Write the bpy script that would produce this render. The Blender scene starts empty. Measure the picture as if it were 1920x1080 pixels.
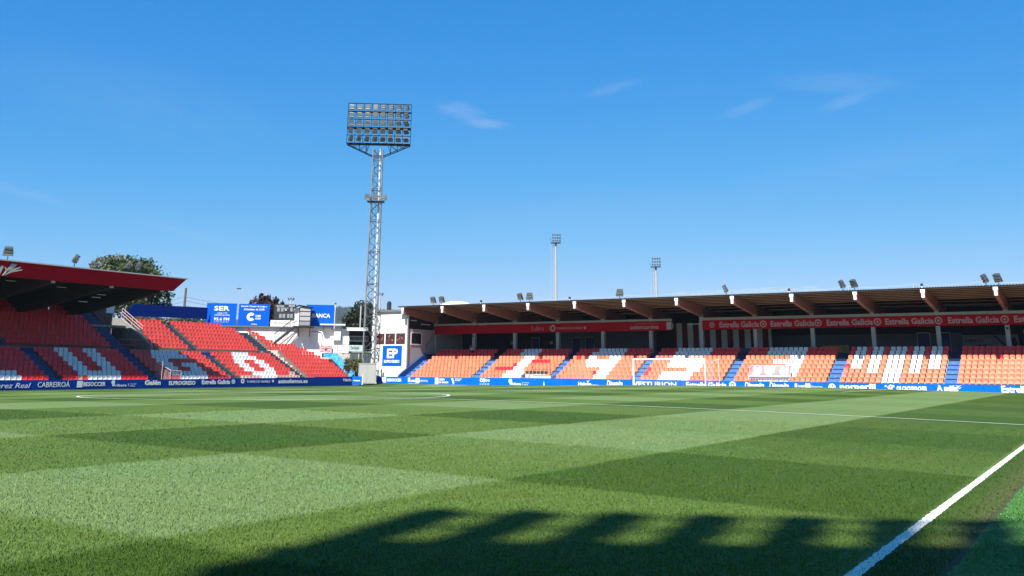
import bpy, math, random
import numpy as np
from mathutils import Matrix, Vector, Euler
random.seed(7); rng = np.random.default_rng(7)
scene = bpy.context.scene
R = math.radians

# ------------------------------------------------------------------ camera
F_PX, CY, YAW, PITCH, ROLL, CAM_H = 1786.37, 237.35, 0.5544, 0.2506, 0.0069, 1.6488
fw = Vector((math.cos(PITCH)*math.cos(YAW), math.cos(PITCH)*math.sin(YAW), math.sin(PITCH)))
rt0 = Vector((math.sin(YAW), -math.cos(YAW), 0)); up0 = rt0.cross(fw)
rt = math.cos(ROLL)*rt0 + math.sin(ROLL)*up0
up = -math.sin(ROLL)*rt0 + math.cos(ROLL)*up0
CAM = Vector((0, 0, CAM_H))
cam_d = bpy.data.cameras.new('camera'); cam = bpy.data.objects.new('camera', cam_d)
scene.collection.objects.link(cam)
m = Matrix((rt, up, -fw)).transposed().to_4x4(); m.translation = CAM
cam.matrix_world = m
cam_d.sensor_fit = 'HORIZONTAL'; cam_d.sensor_width = 36
cam_d.lens = F_PX/1920*36
cam_d.shift_y = -(540-CY)/1920          # the photograph is the lower crop of a taller frame
cam_d.clip_start = 0.1; cam_d.clip_end = 12000
scene.camera = cam

# ------------------------------------------------------------------ light
SUN = Vector((0.79, 0.15, -1.0))        # direction the sunlight travels
EL = math.atan2(1.0, math.hypot(SUN.x, SUN.y))
sd = bpy.data.lights.new('sun', 'SUN'); so = bpy.data.objects.new('sun', sd)
scene.collection.objects.link(so)
sd.energy = 5.0; sd.angle = R(0.53); sd.color = (1.0, 0.955, 0.88)
so.rotation_euler = SUN.to_track_quat('-Z', 'Y').to_euler()
so.location = (-40, -8, 60)
world = bpy.data.worlds.new('World'); scene.world = world; world.use_nodes = True
wn, wl = world.node_tree.nodes, world.node_tree.links
wn.clear()
wo = wn.new('ShaderNodeOutputWorld'); bg = wn.new('ShaderNodeBackground')
sky = wn.new('ShaderNodeTexSky'); sky.sky_type = 'NISHITA'; sky.sun_disc = False
sky.sun_elevation = EL
sky.sun_rotation = math.atan2(-SUN.x, -SUN.y)
sky.altitude = 300; sky.air_density = 1.0; sky.dust_density = 0.3; sky.ozone_density = 3.0
STR, EXPO = 0.055, 1.1
bg.inputs['Strength'].default_value = STR
SKY_MIX = (0.62, 1.0, 1.32)
def wnode(t, **k):
    n = wn.new(t)
    for a, b in k.items(): setattr(n, a, b)
    return n
tint = wnode('ShaderNodeMix', data_type='RGBA', blend_type='MULTIPLY'); tint.inputs[0].default_value = 1
wl.new(sky.outputs[0], tint.inputs[6]); tint.inputs[7].default_value = (*SKY_MIX, 1)
# deepen the blue of the clear sky: per channel response curve on the physical sky
sep = wnode('ShaderNodeSeparateColor'); wl.new(tint.outputs[2], sep.inputs[0]); comb = wnode('ShaderNodeCombineColor')
for ch, (pw, am) in enumerate(((1.85, 2.2), (0.75, 0.715), (0.36, 0.87))):
    a_ = wnode('ShaderNodeMath', operation='MULTIPLY'); wl.new(sep.outputs[ch], a_.inputs[0]); a_.inputs[1].default_value = 0.1244
    b_ = wnode('ShaderNodeMath', operation='POWER'); wl.new(a_.outputs[0], b_.inputs[0]); b_.inputs[1].default_value = pw
    c_ = wnode('ShaderNodeMath', operation='MULTIPLY'); wl.new(b_.outputs[0], c_.inputs[0]); c_.inputs[1].default_value = am
    if ch:      # no lift above the band in view
        l_ = wnode('ShaderNodeMath', operation='MULTIPLY'); wl.new(a_.outputs[0], l_.inputs[0]); l_.inputs[1].default_value = (0, 0.98, 1.11)[ch]
        n_ = wnode('ShaderNodeMath', operation='MINIMUM'); wl.new(c_.outputs[0], n_.inputs[0]); wl.new(l_.outputs[0], n_.inputs[1]); c_ = n_
    d_ = wnode('ShaderNodeMath', operation='MINIMUM'); wl.new(c_.outputs[0], d_.inputs[0]); d_.inputs[1].default_value = 1.1
    e_ = wnode('ShaderNodeMath', operation='MULTIPLY'); wl.new(d_.outputs[0], e_.inputs[0]); e_.inputs[1].default_value = 1/(STR*2**EXPO)
    wl.new(e_.outputs[0], comb.inputs[ch])
last = comb.outputs[0]
# thin cirrus wisps, each a noise-torn streak at its own bearing
tc = wnode('ShaderNodeTexCoord')
def ray(x, y):
    return fw + rt*((x-960)/F_PX) - up*((y-CY)/F_PX)
def wisp(bear, elev, w, h, tilt, scale, gain, seed):
    global last
    c = Vector((math.cos(elev)*math.cos(bear), math.cos(elev)*math.sin(bear), math.sin(elev)))
    e = Vector((math.sin(bear), -math.cos(bear), 0)); n = e.cross(c)
    e2 = e*math.cos(tilt)+n*math.sin(tilt); n2 = -e*math.sin(tilt)+n*math.cos(tilt)
    def dot(v):
        d = wnode('ShaderNodeVectorMath', operation='DOT_PRODUCT'); wl.new(tc.outputs['Generated'], d.inputs[0]); d.inputs[1].default_value = v
        return d.outputs['Value']
    def ma(op, a, b=None, cc=None):
        q = wnode('ShaderNodeMath', operation=op)
        for i, v in enumerate((a, b, cc)):
            if v is None: continue
            if isinstance(v, (int, float)): q.inputs[i].default_value = v
            else: wl.new(v, q.inputs[i])
        return q.outputs[0]
    a = ma('DIVIDE', dot(e2), w); b = ma('DIVIDE', dot(n2), h)
    fr = ma('GREATER_THAN', dot(c), 0.5)
    co = wnode('ShaderNodeCombineXYZ'); wl.new(a, co.inputs[0]); wl.new(b, co.inputs[1]); co.inputs[2].default_value = seed
    nz = wnode('ShaderNodeTexNoise'); nz.inputs['Scale'].default_value = scale; nz.inputs['Detail'].default_value = 5
    nz.inputs['Roughness'].default_value = 0.68; nz.inputs['Distortion'].default_value = 1.2
    wl.new(co.outputs[0], nz.inputs['Vector'])
    off = ma('MULTIPLY', ma('SUBTRACT', nz.outputs['Fac'], 0.5), 3.4)
    r2 = ma('ADD', ma('MULTIPLY', a, a), ma('MULTIPLY', b, b))
    k = ma('SUBTRACT', ma('SUBTRACT', 1.0, r2), ma('ABSOLUTE', off))
    mr = wnode('ShaderNodeMapRange', interpolation_type='SMOOTHSTEP'); wl.new(k, mr.inputs[0])
    mr.inputs[1].default_value = -0.1; mr.inputs[2].default_value = 1.3
    fac = ma('MULTIPLY', ma('MULTIPLY', mr.outputs[0], gain), fr)
    mx = wnode('ShaderNodeMix', data_type='RGBA'); wl.new(fac, mx.inputs[0]); wl.new(last, mx.inputs[6])
    kk = 1/(STR*2**EXPO); mx.inputs[7].default_value = (0.50*kk, 0.62*kk, 0.90*kk, 1); last = mx.outputs[2]
def wisp_px(x, y, wpx, hpx, tilt, scale, gain, seed):
    d = ray(x, y).normalized()
    wisp(math.atan2(d.y, d.x), math.asin(d.z), wpx/F_PX, hpx/F_PX, tilt, scale, gain, seed)
wisp_px(865, 208, 62, 22, R(-12), 1.7, 0.25, 3.1)
wisp_px(915, 232, 55, 13, R(-3), 2.0, 0.34, 8.7)
wisp_px(1150, 165, 75, 14, R(14), 1.8, 0.15, 5.5)
wisp_px(1400, 202, 62, 14, R(17), 1.7, 0.19, 2.2)
wisp_px(1590, 188, 62, 15, R(14), 2.0, 0.22, 9.4)
wisp_px(1570, 155, 150, 26, R(-6), 2.2, 0.14, 1.4)
wisp_px(40, 360, 120, 12, R(-10), 2.0, 0.14, 6.6)
wisp_px(360, 440, 160, 12, R(-12), 2.0, 0.12, 7.6)
wisp_px(260, 190, 330, 90, R(-8), 1.6, 0.07, 4.4)
wisp_px(1120, 400, 420, 60, R(4), 1.8, 0.06, 11.4)
wisp_px(1650, 300, 300, 50, R(8), 1.8, 0.07, 12.9)
wl.new(last, bg.inputs['Color']); wl.new(bg.outputs[0], wo.inputs[0])
scene.view_settings.view_transform = 'Standard'; scene.view_settings.look = 'None'
scene.view_settings.exposure = EXPO; scene.view_settings.gamma = 1.0
scene.view_settings.use_curve_mapping = False
scene.cycles.max_bounces = 6; scene.cycles.transparent_max_bounces = 12

# ------------------------------------------------------------------ survey helpers (metres)
def onX(x, y, X): d = ray(x, y); return CAM + d*(X/d.x)
def onY(x, y, Y): d = ray(x, y); return CAM + d*(Y/d.y)
def onD(x, y, D): d = ray(x, y); return CAM + d*(D/math.hypot(d.x, d.y))
Y0, XH, PW, PL = 2.14, 36.93, 70.43, 105.5
YC = Y0+PW/2; XG = XH+PL/2; X_BACK = XH-PL/2
def zs(X, Y):
    X = np.asarray(X, float); Y = np.asarray(Y, float)
    z = 0.581*(1-((Y-YC)/(PW/2))**2) - 0.0068*(Y-Y0)
    z = np.where(Y < Y0, 0.0, z); z = np.where(Y > YC, np.maximum(z, -0.2), z)
    b = np.clip((X-(XG+0.5))/2.6, 0, 1); b = b*b*(3-2*b)
    return z*(1-b) + 0.02*b

# ------------------------------------------------------------------ materials
MATS = {}
def mat(name, col, rough=0.6, var=0.12, scale=3.0, metal=0.0, bump=0.0, bscale=40.0, island=0.0, spec=0.3, dirt=0.0, coord='Object'):
    if name in MATS: return MATS[name]
    M = bpy.data.materials.new(name); M.use_nodes = True; nt = M.node_tree; N, L = nt.nodes, nt.links
    kk = 0.86 if min(col) > 0.6 else 0.70
    col = tuple(c*kk for c in col)
    B = N['Principled BSDF']; B.inputs['Roughness'].default_value = rough; B.inputs['Metallic'].default_value = metal
    B.inputs['Specular IOR Level'].default_value = spec
    t = N.new('ShaderNodeTexCoord'); out = None
    nz = N.new('ShaderNodeTexNoise'); nz.inputs['Scale'].default_value = scale; nz.inputs['Detail'].default_value = 6
    nz.inputs['Roughness'].default_value = 0.65
    L.new(t.outputs[coord], nz.inputs['Vector'])
    mr = N.new('ShaderNodeMapRange'); L.new(nz.outputs['Fac'], mr.inputs[0])
    mr.inputs[1].default_value = 0.25; mr.inputs[2].default_value = 0.75
    mr.inputs[3].default_value = 1-var; mr.inputs[4].default_value = 1+var
    hs = N.new('ShaderNodeHueSaturation'); hs.inputs['Color'].default_value = (*col, 1)
    if island > 0:
        g = N.new('ShaderNodeNewGeometry'); oi = N.new('ShaderNodeObjectInfo')
        ad = N.new('ShaderNodeMath'); ad.operation = 'ADD'; L.new(g.outputs['Random Per Island'], ad.inputs[0]); L.new(oi.outputs['Random'], ad.inputs[1])
        fr = N.new('ShaderNodeMath'); fr.operation = 'FRACT'; L.new(ad.outputs[0], fr.inputs[0])
        m2 = N.new('ShaderNodeMapRange'); L.new(fr.outputs[0], m2.inputs[0]); m2.inputs[3].default_value = 1-island; m2.inputs[4].default_value = 1+island
        mu = N.new('ShaderNodeMath'); mu.operation = 'MULTIPLY'; L.new(mr.outputs[0], mu.inputs[0]); L.new(m2.outputs[0], mu.inputs[1])
        L.new(mu.outputs[0], hs.inputs['Value'])
    else: L.new(mr.outputs[0], hs.inputs['Value'])
    c = hs.outputs[0]
    if dirt > 0:
        n2 = N.new('ShaderNodeTexNoise'); n2.inputs['Scale'].default_value = scale*0.4; n2.inputs['Detail'].default_value = 8; n2.inputs['Roughness'].default_value = 0.75
        mp = N.new('ShaderNodeMapping'); mp.inputs['Scale'].default_value = (1, 1, 0.22); L.new(t.outputs[coord], mp.inputs['Vector']); L.new(mp.outputs[0], n2.inputs['Vector'])
        m3 = N.new('ShaderNodeMapRange'); L.new(n2.outputs['Fac'], m3.inputs[0]); m3.inputs[1].default_value = 0.52; m3.inputs[2].default_value = 0.78; m3.inputs[4].default_value = dirt
        mx = N.new('ShaderNodeMix'); mx.data_type = 'RGBA'; L.new(m3.outputs[0], mx.inputs[0]); L.new(c, mx.inputs[6]); mx.inputs[7].default_value = (0.09, 0.085, 0.075, 1)
        c = mx.outputs[2]
    L.new(c, B.inputs['Base Color'])
    if bump > 0:
        b2 = N.new('ShaderNodeTexNoise'); b2.inputs['Scale'].default_value = bscale; b2.inputs['Detail'].default_value = 4; L.new(t.outputs[coord], b2.inputs['Vector'])
        bp = N.new('ShaderNodeBump'); bp.inputs['Strength'].default_value = bump; bp.inputs['Distance'].default_value = 0.02
        L.new(b2.outputs['Fac'], bp.inputs['Height']); L.new(bp.outputs[0], B.inputs['Normal'])
    MATS[name] = M; return M
mat('seat_orange', (0.86, 0.235, 0.12), 0.5, 0.08, 2, island=0.12, dirt=0.25, spec=0.35)
mat('seat_red', (1.0, 0.045, 0.05), 0.45, 0.06, 2, island=0.10, spec=0.35)
mat('seat_coral', (0.80, 0.085, 0.07), 0.45, 0.06, 2, island=0.09, spec=0.35)
mat('seat_scarlet', (0.72, 0.035, 0.04), 0.4, 0.06, 2, island=0.05)
mat('seat_pale_pink', (0.78, 0.50, 0.45), 0.5, 0.08, 2, island=0.16)
mat('seat_white', (0.74, 0.75, 0.75), 0.45, 0.05, 2, island=0.06)
mat('concrete', (0.33, 0.32, 0.30), 0.9, 0.18, 0.8, dirt=0.5, bump=0.3)
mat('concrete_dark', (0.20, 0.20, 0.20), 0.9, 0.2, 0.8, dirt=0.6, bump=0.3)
mat('pale_riser', (0.62, 0.56, 0.50), 0.85, 0.12, 0.8, dirt=0.2)
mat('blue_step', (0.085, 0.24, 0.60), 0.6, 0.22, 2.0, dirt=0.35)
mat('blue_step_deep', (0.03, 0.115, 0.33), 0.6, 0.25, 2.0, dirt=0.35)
mat('blue_wall', (0.012, 0.07, 0.25), 0.6, 0.15, 1.2, dirt=0.2)
mat('teal_step', (0.10, 0.17, 0.22), 0.7, 0.25, 2.0, dirt=0.4)
mat('navy', (0.008, 0.018, 0.09), 0.6, 0.1)
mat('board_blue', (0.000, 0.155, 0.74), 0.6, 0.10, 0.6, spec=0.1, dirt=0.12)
mat('board_blue_shaded', (0.001, 0.055, 0.36), 0.65, 0.05, 0.6, spec=0.08)  # the board blue darkened to paint shade on the side boards
mat('billboard_blue', (0.000, 0.115, 0.66), 0.6, 0.06, 0.7, spec=0.1)
mat('strip_blue', (0.001, 0.028, 0.24), 0.7, 0.08, 0.6, spec=0.08)
mat('print_white', (0.82, 0.83, 0.84), 0.5, 0.03)
mat('print_pink', (0.62, 0.40, 0.42), 0.6, 0.05)
mat('print_dark', (0.02, 0.022, 0.03), 0.6, 0.05)
mat('banner_red', (0.52, 0.004, 0.014), 0.7, 0.12, 0.5, spec=0.1)
mat('fascia_red', (0.64, 0.004, 0.018), 0.8, 0.08, 0.4, spec=0.06)
mat('fascia_edge', (0.62, 0.60, 0.57), 0.6, 0.06)
mat('white_wall', (0.80, 0.79, 0.76), 0.85, 0.05, 0.5, dirt=0.16)
mat('white_wall_worn', (0.93, 0.91, 0.87), 0.9, 0.08, 0.9, dirt=0.35)
mat('cabinet_paint', (0.50, 0.50, 0.48), 0.6, 0.08, 1.5, dirt=0.25)
mat('white_paint', (0.80, 0.80, 0.79), 0.5, 0.04)
mat('white_wall_shaded', (0.52, 0.47, 0.49), 0.85, 0.06, 0.6, dirt=0.1)  # shade on the white side wall put into its lilac colour
mat('brown_beam', (0.40, 0.185, 0.155), 0.75, 0.15, 1.0, dirt=0.2)
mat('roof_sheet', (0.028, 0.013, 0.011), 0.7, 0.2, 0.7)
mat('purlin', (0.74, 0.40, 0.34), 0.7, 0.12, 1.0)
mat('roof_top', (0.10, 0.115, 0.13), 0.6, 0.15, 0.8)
mat('column_gray', (0.50, 0.50, 0.49), 0.8, 0.08, 0.8, dirt=0.15)
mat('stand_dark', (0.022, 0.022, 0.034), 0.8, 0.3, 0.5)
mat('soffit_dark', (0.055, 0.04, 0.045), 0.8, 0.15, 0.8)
mat('stand_gray', (0.115, 0.12, 0.16), 0.8, 0.15, 0.6)
mat('stand_maroon', (0.10, 0.012, 0.018), 0.8, 0.1, 0.6)
mat('galvanised', (0.42, 0.43, 0.44), 0.42, 0.12, 2.0, metal=0.35)
mat('galvanised_bright', (0.72, 0.73, 0.74), 0.4, 0.08, 2.0, metal=0.15)
mat('brace_gray', (0.085, 0.09, 0.10), 0.6, 0.15, 2.0)
mat('frame_black', (0.016, 0.018, 0.024), 0.7, 0.15, 2.0, spec=0.15)
mat('steel_dark', (0.05, 0.055, 0.065), 0.5, 0.15, 2.0, metal=0.3)
mat('lamp_gray', (0.17, 0.175, 0.18), 0.38, 0.1, 4.0, metal=0.4, island=0.25)
mat('lamp_glass', (0.35, 0.35, 0.335), 0.3, 0.1, 4.0, island=0.35)
mat('rail_red', (0.62, 0.10, 0.10), 0.5, 0.08)
mat('rail_pink', (0.80, 0.50, 0.46), 0.5, 0.08)
mat('yellow_plastic', (0.62, 0.36, 0.03), 0.5, 0.08)
mat('cyan_tarp', (0.04, 0.33, 0.66), 0.55, 0.4, 1.8, dirt=0.1)
mat('skin', (0.45, 0.25, 0.18), 0.6, 0.05); mat('shirt', (0.62, 0.62, 0.62), 0.8, 0.05)
mat('cloth_dark', (0.02, 0.02, 0.03), 0.8, 0.05)
mat('bark', (0.09, 0.065, 0.045), 0.9, 0.25, 6)
mat('wood_pole', (0.16, 0.12, 0.09), 0.9, 0.2, 3)
mat('cable', (0.03, 0.03, 0.035), 0.6, 0.05)
mat('tube_light', (0.85, 0.85, 0.85), 0.4, 0.02)
mat('goal_white', (0.85, 0.85, 0.85), 0.35, 0.02)
mat('dome_white', (0.78, 0.78, 0.76), 0.6, 0.04)
mat('photo_print', (0.07, 0.035, 0.035), 0.6, 0.8, 2.4, dirt=0.5)
mat('player_red', (0.26, 0.02, 0.02), 0.6, 0.5, 6)
mat('door_blue', (0.01, 0.02, 0.14), 0.5, 0.1)
mat('door_maroon', (0.20, 0.015, 0.02), 0.5, 0.1)
g = bpy.data.materials.new('glass'); g.use_nodes = True; gb = g.node_tree.nodes['Principled BSDF']
gb.inputs['Base Color'].default_value = (0.02, 0.022, 0.025, 1); gb.inputs['Roughness'].default_value = 0.08; MATS['glass'] = g

def foliage(name, c1, c2, rough=0.55, trans=0.25):
    M = bpy.data.materials.new(name); M.use_nodes = True; nt = M.node_tree; N, L = nt.nodes, nt.links
    B = N['Principled BSDF']; B.inputs['Roughness'].default_value = rough
    g = N.new('ShaderNodeNewGeometry'); cr = N.new('ShaderNodeMix'); cr.data_type = 'RGBA'
    L.new(g.outputs['Random Per Island'], cr.inputs[0]); cr.inputs[6].default_value = (*c1, 1); cr.inputs[7].default_value = (*c2, 1)
    L.new(cr.outputs[2], B.inputs['Base Color'])
    tr = N.new('ShaderNodeBsdfTranslucent'); L.new(cr.outputs[2], tr.inputs[0])
    mx = N.new('ShaderNodeMixShader'); mx.inputs[0].default_value = trans
    L.new(B.outputs[0], mx.inputs[1]); L.new(tr.outputs[0], mx.inputs[2]); L.new(mx.outputs[0], N['Material Output'].inputs[0])
    MATS[name] = M
foliage('leaf_green', (0.025, 0.045, 0.012), (0.085, 0.115, 0.045))
foliage('leaf_pale', (0.10, 0.105, 0.06), (0.22, 0.20, 0.13))
foliage('leaf_purple', (0.022, 0.010, 0.012), (0.075, 0.028, 0.032))
foliage('leaf_conifer', (0.010, 0.020, 0.010), (0.03, 0.045, 0.02))
foliage('leaf_bush', (0.045, 0.06, 0.015), (0.13, 0.13, 0.05))
foliage('leaf_olive', (0.05, 0.055, 0.03), (0.15, 0.14, 0.08))

# ------------------------------------------------------------------ object helpers
COL = scene.collection
def tag(o, label=None, cat=None, group=None, kind=None):
    if label: o['label'] = label
    if cat: o['category'] = cat
    if group: o['group'] = group
    if kind: o['kind'] = kind
    return o
def empty(name, label, cat, loc=(0, 0, 0), rz=0.0, group=None):
    o = bpy.data.objects.new(name, None); COL.objects.link(o); o.location = loc; o.rotation_euler = (0, 0, rz)
    o.empty_display_size = 0.3
    return tag(o, label, cat, group)
def inst(name, mesh, parent, loc=(0, 0, 0), rot=(0, 0, 0), scale=None):
    o = bpy.data.objects.new(name, mesh); COL.objects.link(o); o.parent = parent
    o.location = loc; o.rotation_euler = rot
    if scale: o.scale = scale
    return o
class MB:
    def __init__(s): s.v = []; s.f = []; s.m = []; s.n = 0
    def add(s, vs, fs, mi=0):
        s.v.extend(tuple(map(float, v)) for v in vs); s.f.extend([tuple(i+s.n for i in f) for f in fs]); s.m.extend([mi]*len(fs)); s.n += len(vs); return s
    def box(s, x0, x1, y0, y1, z0, z1, mi=0):
        v = [(x, y, z) for z in (z0, z1) for y in (y0, y1) for x in (x0, x1)]
        return s.add(v, [(0, 2, 3, 1), (4, 5, 7, 6), (0, 1, 5, 4), (2, 6, 7, 3), (0, 4, 6, 2), (1, 3, 7, 5)], mi)
    def hexa(s, v, mi=0):   # 8 points: bottom 4 loop, top 4 loop
        return s.add(v, [(3, 2, 1, 0), (4, 5, 6, 7), (0, 1, 5, 4), (1, 2, 6, 5), (2, 3, 7, 6), (3, 0, 4, 7)], mi)
    def prism(s, poly, axis, a0, a1, mi=0):   # poly in the two other axes, extruded along axis
        def P(u, w, a): return {'x': (a, u, w), 'y': (u, a, w), 'z': (u, w, a)}[axis]
        n = len(poly); v = [P(u, w, a0) for u, w in poly]+[P(u, w, a1) for u, w in poly]
        fs = [tuple(range(n-1, -1, -1)), tuple(range(n, 2*n))]+[(i, (i+1) % n, n+(i+1) % n, n+i) for i in range(n)]
        return s.add(v, fs, mi)
    def tube(s, p, q, r, n=6, r2=None, mi=0, caps=True):
        p, q = Vector(p), Vector(q); d = (q-p)
        if d.length < 1e-6: return s
        d.normalize(); a = d.orthogonal().normalized(); b = d.cross(a); r2 = r if r2 is None else r2
        v = [p+(a*math.cos(2*math.pi*i/n)+b*math.sin(2*math.pi*i/n))*r for i in range(n)]
        v += [q+(a*math.cos(2*math.pi*i/n)+b*math.sin(2*math.pi*i/n))*r2 for i in range(n)]
        fs = [(i, (i+1) % n, n+(i+1) % n, n+i) for i in range(n)]
        if caps: fs += [tuple(range(n-1, -1, -1)), tuple(range(n, 2*n))]
        return s.add(v, fs, mi)
    def xf(s, mtx):
        s.v = [tuple(mtx @ Vector(v)) for v in s.v]; return s
    def mesh(s, name, mats, smooth=False):
        me = bpy.data.meshes.new(name); me.from_pydata(s.v, [], s.f)
        for mm in (mats if isinstance(mats, (list, tuple)) else [mats]): me.materials.append(MATS[mm] if isinstance(mm, str) else mm)
        if any(s.m): me.polygons.foreach_set('material_index', s.m)
        if smooth: me.polygons.foreach_set('use_smooth', [True]*len(s.f))
        me.validate(); me.update(); return me
    def build(s, name, mats, parent=None, smooth=False, loc=None, kind=None):
        o = bpy.data.objects.new(name, s.mesh(name, mats, smooth)); COL.objects.link(o)
        if parent: o.parent = parent
        if loc: o.location = loc
        if kind: o['kind'] = kind
        return o
def text_mesh(s, w, h, bold=0.0, shear=0.0, ext=0.008, spacing=1.0):
    """lettering w x h metres, lower-left at the origin, in the local xz plane facing -y"""
    cu = bpy.data.curves.new('lettering', 'FONT'); cu.body = s; cu.size = 1; cu.offset = bold; cu.shear = shear
    cu.space_character = spacing; cu.resolution_u = 2; cu.align_x = 'LEFT'; cu.extrude = 0.01
    ob = bpy.data.objects.new('lettering', cu); me = bpy.data.meshes.new_from_object(ob)
    n = len(me.vertices); co = np.empty(n*3); me.vertices.foreach_get('co', co); co = co.reshape(-1, 3)
    mn, mx = co.min(0), co.max(0)
    x = (co[:, 0]-mn[0])/(mx[0]-mn[0])*w; z = (co[:, 1]-mn[1])/(mx[1]-mn[1])*h; y = -(co[:, 2]-mn[2])/(max(mx[2]-mn[2], 1e-6))*ext
    me.vertices.foreach_set('co', np.stack([x, y, z], 1).ravel()); me.update()
    bpy.data.objects.remove(ob); bpy.data.curves.remove(cu); return me
def text(s, parent, x0, x1, z0, z1, y=-0.012, m='print_white', **k):
    me = text_mesh(s, x1-x0, z1-z0, **k); me.materials.clear(); me.materials.append(MATS[m]); me.name = 'lettering'
    return inst('lettering', me, parent, (x0, y, z0))
def disc(mb, cx, cz, r, y0, y1, n=16, mi=0, r_in=0.0):
    if r_in <= 0: mb.prism([(cx+r*math.cos(2*math.pi*i/n), cz+r*math.sin(2*math.pi*i/n)) for i in range(n)], 'y', y0, y1, mi)
    else:
        for i in range(n):
            a, b = 2*math.pi*i/n, 2*math.pi*(i+1)/n
            mb.prism([(cx+r_in*math.cos(a), cz+r_in*math.sin(a)), (cx+r*math.cos(a), cz+r*math.sin(a)), (cx+r*math.cos(b), cz+r*math.sin(b)), (cx+r_in*math.cos(b), cz+r_in*math.sin(b))], 'y', y0, y1, mi)
    return mb

# ================================================================== SETTING
def grid(name, xs, ys, zf, m, kind='structure'):
    Xg, Yg = np.meshgrid(xs, ys, indexing='ij'); Z = zf(Xg, Yg)
    v = np.stack([Xg, Yg, Z], -1).reshape(-1, 3); ny = len(ys)
    i, j = np.meshgrid(np.arange(len(xs)-1), np.arange(ny-1), indexing='ij'); a = (i*ny+j).ravel()
    f = np.stack([a, a+ny, a+ny+1, a+1], 1)
    me = bpy.data.meshes.new(name); me.from_pydata(v.tolist(), [], f.tolist()); me.materials.append(m)
    me.polygons.foreach_set('use_smooth', [True]*len(f)); me.update()
    o = bpy.data.objects.new(name, me); COL.objects.link(o); o['kind'] = kind; return o

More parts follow.
